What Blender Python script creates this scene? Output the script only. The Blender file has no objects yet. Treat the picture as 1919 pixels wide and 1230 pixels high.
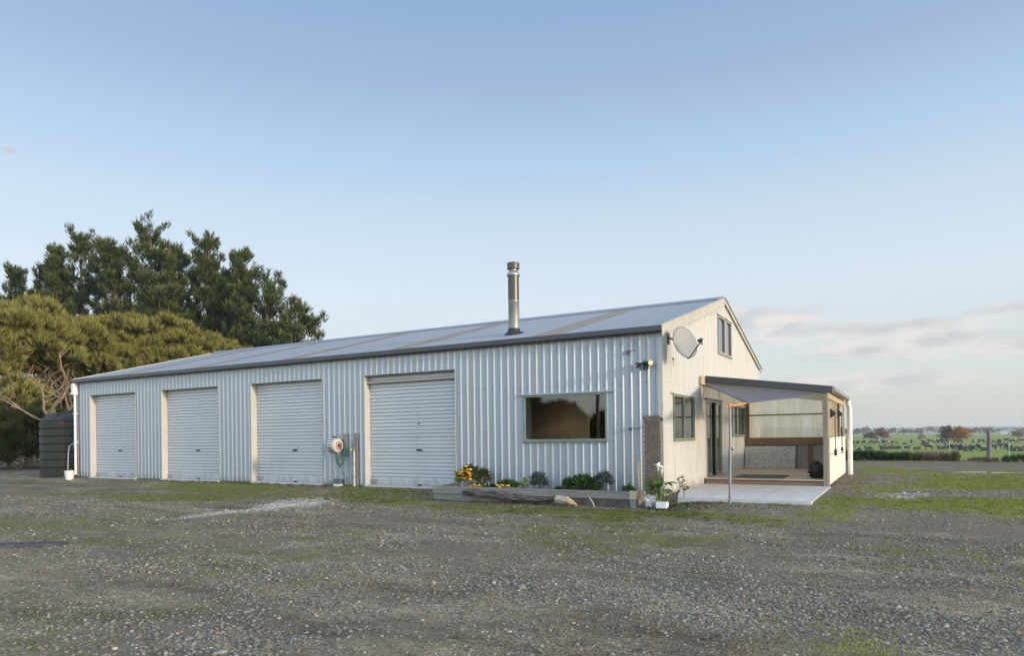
import bpy, bmesh, math, random
import numpy as np
from mathutils import Vector, Matrix, noise as mnoise
R = math.radians
random.seed(7); rng = np.random.default_rng(11)
sc = bpy.context.scene
COL = sc.collection

# ------------------------------------------------------------------ materials
def nt_new(name):
    m = bpy.data.materials.new(name); m.use_nodes = True
    n = m.node_tree; n.nodes.clear()
    return m, n
def nd(n, t, **kw):
    x = n.nodes.new(t)
    for k, v in kw.items():
        if k.startswith('i_'):
            x.inputs[k[2:].replace('_', ' ')].default_value = v
        else: setattr(x, k, v)
    return x
def c4(c): return (c[0], c[1], c[2], 1)
def ramp(n, fac, stops):
    r = nd(n, 'ShaderNodeValToRGB')
    el = r.color_ramp.elements
    el[0].position, el[0].color = stops[0][0], c4(stops[0][1])
    el[1].position, el[1].color = stops[-1][0], c4(stops[-1][1])
    for p, c in stops[1:-1]:
        e = el.new(p); e.color = c4(c)
    if fac is not None: n.links.new(fac, r.inputs['Fac'])
    return r
def mixc(n, fac, a, b, mode='MIX'):
    m = nd(n, 'ShaderNodeMix', data_type='RGBA', blend_type=mode)
    for s, v in ((m.inputs[0], fac), (m.inputs[6], a), (m.inputs[7], b)):
        if hasattr(v, 'is_linked') or isinstance(v, bpy.types.NodeSocket): n.links.new(v, s)
        elif isinstance(v, (int, float)): s.default_value = v
        else: s.default_value = c4(v)
    return m.outputs[2]
def math_(n, op, a, b=None, clamp=False):
    m = nd(n, 'ShaderNodeMath', operation=op, use_clamp=clamp)
    for i, v in enumerate((a, b)):
        if v is None: continue
        if isinstance(v, (int, float)): m.inputs[i].default_value = v
        else: n.links.new(v, m.inputs[i])
    return m.outputs[0]
def noise_(n, vec, scale, detail=5, rough=.6, out='Fac'):
    x = nd(n, 'ShaderNodeTexNoise'); x.inputs['Scale'].default_value = scale
    x.inputs['Detail'].default_value = detail; x.inputs['Roughness'].default_value = rough
    if vec is not None: n.links.new(vec, x.inputs['Vector'])
    return x.outputs[out]
def mapped(n, stretch=(1, 1, 1), loc=(0, 0, 0)):
    t = nd(n, 'ShaderNodeTexCoord'); mp = nd(n, 'ShaderNodeMapping')
    mp.inputs['Scale'].default_value = stretch; mp.inputs['Location'].default_value = loc
    n.links.new(t.outputs['Object'], mp.inputs['Vector'])
    return mp.outputs['Vector']
def mixf(n, f, a, b):
    m = math_(n, 'MULTIPLY_ADD', f, b - a); n.nodes[-1].inputs[2].default_value = a
    return m
def finish(n, shader):
    o = nd(n, 'ShaderNodeOutputMaterial'); n.links.new(shader, o.inputs['Surface'])
MATS = {}
def mat(name, col, rough=.6, metal=0.0, var=.15, scale=4, stretch=(1, 1, 1), col2=None, bump=0.0, bscale=60,
        bstretch=None, spec=.5, stain=None, stscale=3, ststretch=(1, 1, 1), stamt=.5, stlo=.55, sthi=.75, rvar=.12, splash=0):
    m, n = nt_new(name)
    v = mapped(n, stretch)
    f = noise_(n, v, scale)
    fr = ramp(n, f, ((.3, (0, 0, 0)), (.72, (1, 1, 1)))).outputs['Color']
    a = tuple(c * (1 - var) for c in col)
    b = col2 or tuple(min(1, c * (1 + var)) for c in col)
    c = mixc(n, fr, a, b)
    if stain:
        v2 = mapped(n, ststretch, (3.7, 1.3, 2.2))
        f2 = noise_(n, v2, stscale, 6, .65)
        s = ramp(n, f2, ((stlo, (0, 0, 0)), (sthi, (1, 1, 1)))).outputs['Color']
        s = math_(n, 'MULTIPLY', s, stamt)
        c = mixc(n, s, c, stain)
    if splash:
        v4 = mapped(n); sp4 = nd(n, 'ShaderNodeSeparateXYZ'); n.links.new(v4, sp4.inputs[0])
        f4 = noise_(n, mapped(n, (1.2, 1.2, .5)), 5, 6, .7)
        m4 = math_(n, 'SUBTRACT', math_(n, 'MULTIPLY', f4, 1.1), math_(n, 'MULTIPLY', sp4.outputs['Z'], 1.5))
        m4 = ramp(n, m4, ((.22, (0, 0, 0)), (.62, (1, 1, 1)))).outputs['Color']
        c = mixc(n, math_(n, 'MULTIPLY', m4, splash), c, (.16, .135, .105))
    p = nd(n, 'ShaderNodeBsdfPrincipled')
    n.links.new(c, p.inputs['Base Color'])
    p.inputs['Metallic'].default_value = metal
    rr = math_(n, 'MULTIPLY_ADD', f, rvar * 2); 
    n.nodes[-1].inputs[2].default_value = max(0, rough - rvar)
    n.links.new(rr, p.inputs['Roughness'])
    p.inputs['Specular IOR Level'].default_value = spec
    if bump:
        v3 = mapped(n, bstretch or (1, 1, 1))
        fb = noise_(n, v3, bscale, 6, .65)
        bn = nd(n, 'ShaderNodeBump'); bn.inputs['Strength'].default_value = bump; bn.inputs['Distance'].default_value = .02
        n.links.new(fb, bn.inputs['Height']); n.links.new(bn.outputs['Normal'], p.inputs['Normal'])
    finish(n, p.outputs['BSDF'])
    MATS[name] = m
    return m
def leafmat(name, col, col2, transl=.25, rough=.6):
    m, n = nt_new(name)
    at = nd(n, 'ShaderNodeAttribute', attribute_name='tint')
    c = mixc(n, at.outputs['Fac'], col, col2)
    d = nd(n, 'ShaderNodeBsdfPrincipled'); d.inputs['Roughness'].default_value = rough
    d.inputs['Specular IOR Level'].default_value = .25
    t = nd(n, 'ShaderNodeBsdfTranslucent')
    n.links.new(c, d.inputs['Base Color']); n.links.new(c, t.inputs['Color'])
    mx = nd(n, 'ShaderNodeMixShader'); mx.inputs[0].default_value = transl
    n.links.new(d.outputs[0], mx.inputs[1]); n.links.new(t.outputs[0], mx.inputs[2])
    finish(n, mx.outputs[0]); MATS[name] = m
    return m

# ------------------------------------------------------------------ mesh builder
class MB:
    def __init__(s): s.v = []; s.f = []; s.m = []; s.mi = 0
    def add(s, vs, fs):
        o = len(s.v); s.v += [tuple(map(float, p)) for p in vs]
        s.f += [tuple(i + o for i in f) for f in fs]; s.m += [s.mi] * len(fs); return s
    def hexa(s, p):
        return s.add(p, [(0, 3, 2, 1), (4, 5, 6, 7), (0, 1, 5, 4), (1, 2, 6, 5), (2, 3, 7, 6), (3, 0, 4, 7)])
    def box(s, x0, x1, y0, y1, z0, z1):
        return s.hexa([(x0, y0, z0), (x1, y0, z0), (x1, y1, z0), (x0, y1, z0), (x0, y0, z1), (x1, y0, z1), (x1, y1, z1), (x0, y1, z1)])
    def beam(s, a, b, w, h, up=(0, 0, 1)):
        a, b = Vector(a), Vector(b); d = (b - a).normalized(); u = Vector(up)
        r = d.cross(u).normalized(); u = r.cross(d).normalized(); r = r * w / 2; u = u * h / 2
        return s.hexa([a - r - u, a + r - u, b + r - u, b - r - u, a - r + u, a + r + u, b + r + u, b - r + u])
    def tube(s, pts, rad, n=10, cap=True):
        pts = [Vector(p) for p in pts]; rad = rad if hasattr(rad, '__len__') else [rad] * len(pts)
        vs = []; prev = None
        for i, p in enumerate(pts):
            d = (pts[min(i + 1, len(pts) - 1)] - pts[max(i - 1, 0)]).normalized()
            if prev is None:
                prev = d.orthogonal().normalized()
            r = (prev - d * prev.dot(d)).normalized(); prev = r; u = d.cross(r)
            for k in range(n):
                a = 2 * math.pi * k / n
                vs.append(p + (r * math.cos(a) + u * math.sin(a)) * rad[i])
        fs = []
        for i in range(len(pts) - 1):
            for k in range(n):
                k2 = (k + 1) % n
                fs.append((i * n + k, i * n + k2, (i + 1) * n + k2, (i + 1) * n + k))
        if cap:
            fs.append(tuple(range(n - 1, -1, -1))); fs.append(tuple((len(pts) - 1) * n + k for k in range(n)))
        return s.add(vs, fs)
    def lathe(s, prof, c, n=32, axis=(0, 0, 1)):
        ax = Vector(axis).normalized(); r = ax.orthogonal().normalized(); u = ax.cross(r); c = Vector(c)
        vs = []
        for (rad, h) in prof:
            for k in range(n):
                a = 2 * math.pi * k / n
                vs.append(c + ax * h + (r * math.cos(a) + u * math.sin(a)) * rad)
        fs = []
        for i in range(len(prof) - 1):
            for k in range(n):
                k2 = (k + 1) % n
                fs.append((i * n + k, i * n + k2, (i + 1) * n + k2, (i + 1) * n + k))
        return s.add(vs, fs)
    def ico(s, c, sc_, sub=2, jit=0, seed=0, rot=None):
        bm = bmesh.new(); bmesh.ops.create_icosphere(bm, subdivisions=sub, radius=1)
        vs = []
        for v in bm.verts:
            q = v.co.copy()
            if jit: q *= 1 + jit * mnoise.noise(q * 1.7 + Vector((seed * 3.1, seed, 0)))
            q = Vector((q.x * sc_[0], q.y * sc_[1], q.z * sc_[2]))
            if rot: q = rot @ q
            vs.append(q + Vector(c))
        fs = [tuple(v.index for v in f.verts) for f in bm.faces]; bm.free()
        return s.add(vs, fs)
    def build(s, name, mats, parent=None, smooth=False, bevel=0, solid=0, world=True):
        me = bpy.data.meshes.new(name)
        off = parent['_base'] if (parent and world) else (0, 0, 0)
        me.from_pydata([(p[0] - off[0], p[1] - off[1], p[2] - off[2]) for p in s.v], [], s.f)
        mats = mats if isinstance(mats, (list, tuple)) else [mats]
        for m in mats: me.materials.append(MATS[m] if isinstance(m, str) else m)
        me.polygons.foreach_set('material_index', s.m)
        if smooth:
            me.polygons.foreach_set('use_smooth', [True] * len(me.polygons))
        me.update()
        o = bpy.data.objects.new(name, me); COL.objects.link(o)
        if parent:
            o.parent = parent; o['_base'] = list(parent['_base'])
        else: o['_base'] = [0, 0, 0]
        if solid:
            md = o.modifiers.new('solid', 'SOLIDIFY'); md.thickness = solid; md.offset = 0
        if bevel:
            md = o.modifiers.new('bevel', 'BEVEL'); md.width = bevel; md.segments = 2; md.limit_method = 'ANGLE'; md.angle_limit = R(40)
        if smooth == 'auto':
            pass
        return o
def np_mesh(name, verts, faces, mats, parent=None, tint=None, smooth=False, k=3, attr='tint'):
    """numpy arrays -> one mesh object; faces all of size k"""
    me = bpy.data.meshes.new(name); off = np.array(parent['_base'] if parent else (0, 0, 0), float)
    verts = np.asarray(verts, float) - off; faces = np.asarray(faces, np.int32)
    me.vertices.add(len(verts)); me.vertices.foreach_set('co', verts.ravel())
    nf = len(faces); me.loops.add(nf * k); me.loops.foreach_set('vertex_index', faces.ravel())
    me.polygons.add(nf); me.polygons.foreach_set('loop_start', np.arange(0, nf * k, k, dtype=np.int32))
    if tint is not None:
        if tint.ndim == 1:
            a = me.attributes.new(attr, 'FLOAT', 'POINT'); a.data.foreach_set('value', tint.astype(np.float32))
        else:
            a = me.attributes.new(attr, 'FLOAT_COLOR', 'POINT'); a.data.foreach_set('color', tint.astype(np.float32).ravel())
    for m in (mats if isinstance(mats, (list, tuple)) else [mats]): me.materials.append(MATS[m])
    me.update(); me.validate()
    if smooth: me.polygons.foreach_set('use_smooth', [True] * nf)
    o = bpy.data.objects.new(name, me); COL.objects.link(o)
    if parent: o.parent = parent; o['_base'] = list(parent['_base'])
    else: o['_base'] = [0, 0, 0]
    return o
def tag(o, label=None, cat=None, group=None, kind=None):
    if label: o['label'] = label
    if cat: o['category'] = cat
    if group: o['group'] = group
    if kind: o['kind'] = kind
    return o
def thing(name, label, cat, loc=(0, 0, 0), group=None):
    o = bpy.data.objects.new(name, None); COL.objects.link(o); o.location = loc; o['_base'] = list(map(float, loc))
    o.empty_display_size = .2
    return tag(o, label, cat, group)

# ------------------------------------------------------------------ material palette
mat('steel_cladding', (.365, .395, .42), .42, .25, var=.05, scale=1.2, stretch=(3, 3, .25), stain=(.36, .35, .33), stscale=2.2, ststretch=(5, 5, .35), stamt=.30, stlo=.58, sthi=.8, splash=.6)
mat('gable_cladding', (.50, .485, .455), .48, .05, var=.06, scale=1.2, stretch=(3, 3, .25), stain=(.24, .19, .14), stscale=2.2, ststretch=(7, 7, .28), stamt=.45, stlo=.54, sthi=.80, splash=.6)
mat('screw', (.14, .14, .14), .5, .3)
mat('roller_steel', (.555, .57, .58), .45, .2, var=.05, scale=1.5, stretch=(.4, 3, 3), stain=(.33, .33, .33), stscale=1.4, ststretch=(1.5, 1, .4), stamt=.25, splash=.6)
mat('trim_cream', (.47, .45, .41), .55, var=.06, scale=2, stain=(.38, .33, .27), stscale=2.5, stamt=.35)
mat('barge_paint', (.42, .395, .35), .6, var=.08, scale=2, stain=(.30, .25, .20), stscale=1.6, stamt=.45)
mat('dark_gutter', (.055, .06, .066), .4, .1, var=.15, scale=2)
mat('roof_sheet', (.32, .335, .362), .38, .45, var=.05, scale=1, stain=(.32, .31, .30), stscale=1.2, ststretch=(2, .4, 1), stamt=.3)
mat('roof_skylight', (.19, .168, .145), .55, var=.18, scale=3, stretch=(2, .6, 1), stain=(.20, .17, .13), stscale=5, stamt=.5)
mat('galvanised', (.34, .34, .33), .42, .6, var=.12, scale=4, stretch=(1, 1, .4))
mat('stainless_dark', (.085, .074, .064), .36, .45, var=.2, scale=3, stretch=(1, 1, .3))
mat('rubber_black', (.018, .018, .02), .6, var=.3)
mat('plastic_black', (.02, .02, .023), .4, var=.2)
mat('frame_green', (.20, .235, .19), .45, var=.08)
mat('white_paint', (.74, .73, .70), .5, var=.05, scale=3, stain=(.5, .46, .40), stscale=3, stamt=.3)
mat('plywood', (.62, .38, .18), .6, var=.2, scale=1.2, stretch=(2, 2, .3), col2=(.70, .46, .24), bump=.05)
mat('concrete', (.50, .49, .47), .85, var=.12, scale=3, stain=(.30, .28, .25), stscale=1.8, stamt=.65, bump=.25, bscale=90)
mat('slab_dark', (.30, .29, .275), .9, var=.15, scale=3, bump=.2, bscale=60)
mat('deck_timber', (.46, .36, .27), .75, var=.18, scale=3, stretch=(.4, 6, 3), bump=.2, bscale=30, bstretch=(.4, 8, 4))
mat('treated_pine', (.47, .36, .225), .65, var=.15, scale=4, stretch=(5, 5, .4), stain=(.28, .19, .11), stscale=3, ststretch=(5, 5, .4), stamt=.35, bump=.12, bscale=40, bstretch=(5, 5, .3))
mat('deck_front', (.27, .18, .11), .75, var=.2, scale=4, stretch=(.5, 5, 5), stain=(.15, .10, .07), stscale=3, ststretch=(.5, 4, 5), stamt=.5, bump=.15, bscale=30)
mat('post_timber', (.27, .235, .175), .7, var=.18, scale=4, stretch=(5, 5, .4), stain=(.25, .21, .15), stscale=3, ststretch=(6, 6, .4), stamt=.5, bump=.15, bscale=40, bstretch=(5, 5, .3))
mat('beam_timber', (.175, .115, .068), .7, var=.2, scale=4, stretch=(.4, 5, 5), bump=.15, bscale=30, bstretch=(.4, 5, 5))
mat('cream_panel', (.68, .64, .56), .6, var=.05, scale=2, stretch=(2, 2, .4), stain=(.52, .43, .31), stscale=2.5, ststretch=(3, 3, .5), stamt=.3)
mat('sail_cloth', (.105, .102, .116), .85, var=.06, scale=6, bump=.05, bscale=300)
mat('orange_strap', (.85, .22, .04), .6, var=.1)
mat('pole_steel', (.22, .22, .22), .5, .4, var=.15, scale=4)
mat('mat_grey', (.075, .07, .068), .9, var=.2, bump=.3, bscale=150)
mat('sleeper', (.20, .185, .165), .85, var=.28, scale=4, stretch=(.5, 6, 7), col2=(.29, .275, .25), stain=(.10, .085, .07), stscale=4, ststretch=(.4, 4, 7), stamt=.6, bump=.5, bscale=14, bstretch=(.6, 6, 14))
mat('sleeper_new', (.46, .38, .27), .8, var=.2, scale=5, stretch=(4, 4, 8), bump=.3, bscale=30)
mat('soil', (.045, .033, .025), .95, var=.5, scale=14, bump=.8, bscale=40)
mat('rotten_wood', (.05, .042, .036), .9, var=.6, scale=6, stretch=(1, 6, 6), col2=(.16, .14, .125), bump=.9, bscale=10, bstretch=(.8, 8, 8))
mat('cut_wood', (.36, .24, .15), .8, var=.3, scale=8, col2=(.42, .30, .2), bump=.3, bscale=30)
mat('bark_pale', (.40, .34, .27), .8, var=.25, scale=8, bump=.5, bscale=20)
mat('trellis_wood', (.13, .10, .075), .85, var=.3, scale=8, bump=.3, bscale=40)
mat('lath_pale', (.21, .165, .125), .85, var=.3, scale=8, bump=.3, bscale=40)
mat('tank_poly', (.028, .030, .024), .5, var=.1, scale=2, stain=(.06, .06, .052), stscale=2, stamt=.4, spec=.25)
mat('bucket_white', (.66, .65, .61), .45, var=.08, stain=(.42, .40, .34), stscale=5, stamt=.4)
mat('pvc_white', (.72, .70, .66), .4, var=.05, stain=(.5, .46, .4), stscale=3, stamt=.3)
mat('reel_cream', (.52, .49, .43), .45, var=.06)
mat('reel_pink', (.38, .24, .21), .5, var=.1)
mat('dark_red', (.10, .015, .015), .5)
mat('hose_green', (.035, .12, .09), .45, var=.2, scale=8)
mat('grey_batten', (.22, .205, .19), .8, var=.25, scale=6, stretch=(4, 4, .6), bump=.3, bscale=40)
mat('brass', (.42, .32, .14), .4, .8, var=.2)
mat('dish_grey', (.27, .26, .25), .6, .0, var=.06, scale=3)
mat('arm_grey', (.13, .13, .135), .45, .3, var=.15)
mat('lamp_glass', (.62, .55, .30), .25, var=.1, scale=8)
mat('lily_white', (.80, .78, .70), .5, var=.05)
mat('petal_orange', (.80, .30, .02), .55, var=.2, scale=9, col2=(.86, .42, .03))
mat('petal_yellow', (.80, .50, .03), .55, var=.2, scale=9)
mat('stem_green', (.10, .16, .04), .6, var=.2)
mat('stem_brown', (.10, .07, .05), .8, var=.3)
mat('plastic_bag', (.42, .43, .45), .35, var=.25, scale=9)
mat('trunk_bark', (.20, .145, .095), .9, var=.35, scale=4, stretch=(2, 2, .5), bump=.8, bscale=8)
mat('manuka_bark', (.21, .155, .098), .85, var=.3, scale=5, stretch=(3, 3, .5), bump=.6, bscale=10)
mat('fence_wood', (.17, .16, .14), .85, var=.3, scale=4, stretch=(5, 5, .5), stain=(.10, .095, .085), stscale=3, stamt=.7, bump=.5, bscale=20, bstretch=(4, 4, .4))
mat('fence_white', (.48, .48, .42), .6, var=.1)
mat('wire', (.35, .35, .34), .5, .6)
mat('house_white', (.72, .71, .68), .7, var=.05)
mat('house_roof', (.25, .24, .24), .6, var=.1)
mat('far_hill', (.10, .115, .085), .9, var=.35, scale=.01)
mat('plank_grey', (.075, .077, .082), .9, spec=.1, var=.35, scale=3, stretch=(1, 6, 6), bump=.3, bscale=20)
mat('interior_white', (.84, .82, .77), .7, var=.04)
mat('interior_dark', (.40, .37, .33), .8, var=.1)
mat('curtain_brown', (.16, .085, .055), .8, var=.2, stretch=(4, 4, .3))
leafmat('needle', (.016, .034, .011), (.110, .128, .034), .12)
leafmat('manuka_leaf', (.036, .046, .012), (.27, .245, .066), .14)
leafmat('bush_leaf', (.022, .036, .012), (.075, .075, .022), .2)
leafmat('garden_leaf', (.025, .055, .015), (.10, .16, .035), .3)
leafmat('grey_leaf', (.055, .075, .06), (.13, .15, .12), .2)
leafmat('lily_leaf', (.05, .10, .02), (.20, .25, .05), .35, .4)
leafmat('lime_leaf', (.25, .30, .03), (.45, .48, .06), .35)
leafmat('autumn_leaf', (.20, .12, .035), (.42, .19, .035), .3)
leafmat('olive_leaf', (.10, .09, .035), (.18, .14, .05), .3)
leafmat('red_twig', (.15, .085, .06), (.24, .13, .085), .1)
leafmat('far_leaf', (.030, .040, .022), (.060, .070, .032), .15)
leafmat('hedge_leaf', (.016, .042, .014), (.055, .095, .03), .2)
leafmat('dry_brush', (.10, .07, .05), (.22, .16, .10), .15)
leafmat('grass_blade', (.075, .085, .020), (.29, .33, .045), .35)

def glass_mat():
    m, n = nt_new('window_glass')
    g = nd(n, 'ShaderNodeBsdfGlossy'); g.inputs['Roughness'].default_value = .01; g.inputs['Color'].default_value = (1, 1, 1, 1)
    t = nd(n, 'ShaderNodeBsdfTransparent'); t.inputs['Color'].default_value = (.80, .82, .80, 1)
    fr = nd(n, 'ShaderNodeFresnel'); fr.inputs['IOR'].default_value = 1.52
    v = mapped(n); f = noise_(n, v, 1.5, 2)
    bn = nd(n, 'ShaderNodeBump'); bn.inputs['Strength'].default_value = .02; bn.inputs['Distance'].default_value = .02
    n.links.new(f, bn.inputs['Height']); n.links.new(bn.outputs[0], g.inputs['Normal'])
    fac = math_(n, 'MULTIPLY_ADD', fr.outputs[0], 1.6); n.nodes[-1].inputs[2].default_value = .05
    n.nodes[-1].use_clamp = True
    mx = nd(n, 'ShaderNodeMixShader'); n.links.new(fac, mx.inputs[0])
    n.links.new(t.outputs[0], mx.inputs[1]); n.links.new(g.outputs[0], mx.inputs[2])
    finish(n, mx.outputs[0]); MATS['window_glass'] = m
glass_mat()
def translucent_sheet():
    m, n = nt_new('clear_sheet')
    v = mapped(n, (1.6, 1.6, .35)); f = noise_(n, v, 2.2, 5)
    c = ramp(n, f, ((.3, (.78, .72, .58)), (.6, (.92, .89, .80)), (.75, (.86, .87, .84)))).outputs['Color']
    v2 = mapped(n, (5, 5, .3), (2, 1, 0)); f2 = noise_(n, v2, 1.5, 6, .7)
    s = ramp(n, f2, ((.56, (0, 0, 0)), (.8, (.55, .55, .55)))).outputs['Color']
    c = mixc(n, s, c, (.36, .33, .29))
    d = nd(n, 'ShaderNodeBsdfPrincipled'); d.inputs['Roughness'].default_value = .45; n.links.new(c, d.inputs['Base Color'])
    t = nd(n, 'ShaderNodeBsdfTranslucent'); n.links.new(c, t.inputs['Color'])
    mx = nd(n, 'ShaderNodeMixShader'); mx.inputs[0].default_value = .7
    n.links.new(d.outputs[0], mx.inputs[1]); n.links.new(t.outputs[0], mx.inputs[2])
    tr_ = nd(n, 'ShaderNodeBsdfTransparent'); n.links.new(c, tr_.inputs['Color'])
    mx2 = nd(n, 'ShaderNodeMixShader'); mx2.inputs[0].default_value = .38
    n.links.new(mx.outputs[0], mx2.inputs[1]); n.links.new(tr_.outputs[0], mx2.inputs[2])
    finish(n, mx2.outputs[0]); MATS['clear_sheet'] = m
translucent_sheet()
def mosaic_mat():
    m, n = nt_new('leaf_print')
    v = mapped(n, (1, 1, 1)); vo = nd(n, 'ShaderNodeTexVoronoi', feature='DISTANCE_TO_EDGE'); vo.inputs['Scale'].default_value = 34
    n.links.new(v, vo.inputs['Vector'])
    c = ramp(n, vo.outputs['Distance'], ((.05, (.10, .11, .11)), (.13, (.62, .62, .58)))).outputs['Color']
    p = nd(n, 'ShaderNodeBsdfPrincipled'); p.inputs['Roughness'].default_value = .7; n.links.new(c, p.inputs['Base Color'])
    finish(n, p.outputs[0]); MATS['leaf_print'] = m
mosaic_mat()
def cow_mat():
    m, n = nt_new('cow_coat')
    t = nd(n, 'ShaderNodeTexCoord'); oi = nd(n, 'ShaderNodeObjectInfo')
    ad = nd(n, 'ShaderNodeVectorMath', operation='ADD'); n.links.new(t.outputs['Object'], ad.inputs[0])
    mu = math_(n, 'MULTIPLY', oi.outputs['Random'], 60.0); n.links.new(mu, ad.inputs[1])
    f = noise_(n, ad.outputs[0], 1.25, 2, .5)
    c = ramp(n, f, ((.63, (.012, .011, .011)), (.66, (.62, .60, .56)))).outputs['Color']
    p = nd(n, 'ShaderNodeBsdfPrincipled'); p.inputs['Roughness'].default_value = .7; n.links.new(c, p.inputs['Base Color'])
    finish(n, p.outputs[0]); MATS['cow_coat'] = m
cow_mat()
def water_mat():
    m, n = nt_new('puddle_water')
    p = nd(n, 'ShaderNodeBsdfPrincipled'); p.inputs['Base Color'].default_value = (.04, .038, .034, 1); p.inputs['Roughness'].default_value = .03
    p.inputs['IOR'].default_value = 1.33
    finish(n, p.outputs[0]); MATS['puddle_water'] = m
water_mat()
def ground_mat():
    m, n = nt_new('gravel_yard')
    v = mapped(n)
    at = nd(n, 'ShaderNodeAttribute', attribute_name='mask')
    sep = nd(n, 'ShaderNodeSeparateColor'); n.links.new(at.outputs['Color'], sep.inputs[0])
    hf = noise_(n, v, 9, 8, .7); mf = noise_(n, v, 1.1, 6, .65); lf = noise_(n, v, .28, 4)
    v1 = nd(n, 'ShaderNodeTexVoronoi'); v1.inputs['Scale'].default_value = 34; n.links.new(v, v1.inputs['Vector'])
    v2 = nd(n, 'ShaderNodeTexVoronoi'); v2.inputs['Scale'].default_value = 85; n.links.new(v, v2.inputs['Vector'])
    s1 = nd(n, 'ShaderNodeSeparateColor'); n.links.new(v1.outputs['Color'], s1.inputs[0])
    s2 = nd(n, 'ShaderNodeSeparateColor'); n.links.new(v2.outputs['Color'], s2.inputs[0])
    G = ((0, (.065, .057, .042)), (.35, (.135, .119, .092)), (.65, (.215, .19, .145)), (.86, (.32, .28, .21)), (1, (.50, .45, .36)))
    a = ramp(n, s1.outputs[0], G).outputs['Color']; b = ramp(n, s2.outputs[1], G).outputs['Color']
    g = mixc(n, .5, a, b)
    fines = mixc(n, mf, (.115, .099, .073), (.235, .202, .147))
    ff = ramp(n, mf, ((.40, (0, 0, 0)), (.66, (1, 1, 1)))).outputs['Color']
    g = mixc(n, math_(n, 'MULTIPLY', ff, .62), g, fines)
    vst = mapped(n, (.55, 1.5, 1)); pf = noise_(n, vst, .9, 6, .68); pf2 = noise_(n, v, 5, 5, .7)
    pm = ramp(n, math_(n, 'ADD', math_(n, 'MULTIPLY', pf, .7), math_(n, 'MULTIPLY', pf2, .3)), ((.36, (.46, .44, .41)), (.47, (.76, .75, .73)), (.56, (1.04, 1.04, 1.02)), (.68, (1.5, 1.5, 1.47)))).outputs['Color']
    g = mixc(n, 1.0, g, pm, 'MULTIPLY')
    g = mixc(n, 1.0, g, (1.06, .98, .92), 'MULTIPLY')
    # dirt
    db = math_(n, 'ADD', sep.outputs[2], math_(n, 'MULTIPLY', math_(n, 'SUBTRACT', hf, .5), 1.3))
    dr = ramp(n, db, ((.35, (0, 0, 0)), (.65, (1, 1, 1)))).outputs['Color']
    g = mixc(n, math_(n, 'MULTIPLY', dr, .80), g, mixc(n, s2.outputs[0], mixc(n, hf, (.075, .058, .042), (.15, .12, .085)), mixc(n, hf, (.14, .11, .08), (.27, .215, .155))))
    # pale lime spill
    lb = math_(n, 'ADD', sep.outputs[1], math_(n, 'MULTIPLY', math_(n, 'SUBTRACT', hf, .5), 1.6))
    lr = ramp(n, lb, ((.30, (0, 0, 0)), (1.0, (1, 1, 1)))).outputs['Color']
    g = mixc(n, math_(n, 'MULTIPLY', lr, .85), g, (.60, .56, .48))
    # moss and short grass
    gb = math_(n, 'ADD', sep.outputs[0], math_(n, 'MULTIPLY', math_(n, 'SUBTRACT', hf, .5), 1.5))
    qf = noise_(n, v, 3.2, 7, .7)
    gb = math_(n, 'ADD', gb, math_(n, 'MULTIPLY', math_(n, 'SUBTRACT', qf, .52), 1.7))
    gr = ramp(n, gb, ((.38, (0, 0, 0)), (.80, (1, 1, 1)))).outputs['Color']
    viv = at.outputs['Alpha']
    g = mixc(n, math_(n, 'MULTIPLY', gr, mixf(n, viv, .66, .88)), g, mixc(n, math_(n, 'MULTIPLY', qf, viv), mixc(n, hf, (.06, .08, .016), (.20, .225, .045)), mixc(n, hf, (.12, .125, .022), (.33, .33, .06))))
    p = nd(n, 'ShaderNodeBsdfPrincipled'); p.inputs['Roughness'].default_value = .9; p.inputs['Specular IOR Level'].default_value = .2
    n.links.new(g, p.inputs['Base Color'])
    hgt = math_(n, 'ADD', math_(n, 'MULTIPLY', v1.outputs['Distance'], -1.0), math_(n, 'MULTIPLY', hf, .8))
    bn = nd(n, 'ShaderNodeBump'); bn.inputs['Strength'].default_value = .8; bn.inputs['Distance'].default_value = .025
    n.links.new(hgt, bn.inputs['Height']); n.links.new(bn.outputs[0], p.inputs['Normal'])
    finish(n, p.outputs[0]); MATS['gravel_yard'] = m
ground_mat()
def pasture_mat():
    m, n = nt_new('pasture_grass')
    v = mapped(n); f = noise_(n, v, .035, 6, .6); f2 = noise_(n, v, .5, 6, .7); vs = mapped(n, (.012, .05, 1)); f3 = noise_(n, vs, 1, 4)
    c = ramp(n, f, ((.3, (.17, .20, .035)), (.5, (.23, .26, .045)), (.7, (.33, .30, .08)))).outputs['Color']
    c2 = ramp(n, f3, ((.4, (.16, .24, .03)), (.6, (.29, .29, .06)))).outputs['Color']
    c = mixc(n, .5, c, c2)
    c = mixc(n, math_(n, 'MULTIPLY', f2, .35), c, (.12, .12, .045))
    p = nd(n, 'ShaderNodeBsdfPrincipled'); p.inputs['Roughness'].default_value = .95; p.inputs['Specular IOR Level'].default_value = .1
    n.links.new(c, p.inputs['Base Color']); finish(n, p.outputs[0]); MATS['pasture_grass'] = m
pasture_mat()
def stone_mat():
    m, n = nt_new('stone')
    at = nd(n, 'ShaderNodeAttribute', attribute_name='scol')
    v = mapped(n); f = noise_(n, v, 60, 3)
    c = mixc(n, math_(n, 'MULTIPLY', f, .5), at.outputs['Color'], (.06, .058, .055))
    p = nd(n, 'ShaderNodeBsdfPrincipled'); p.inputs['Roughness'].default_value = .8; p.inputs['Specular IOR Level'].default_value = .3
    n.links.new(c, p.inputs['Base Color']); finish(n, p.outputs[0]); MATS['stone'] = m
stone_mat()

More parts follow.
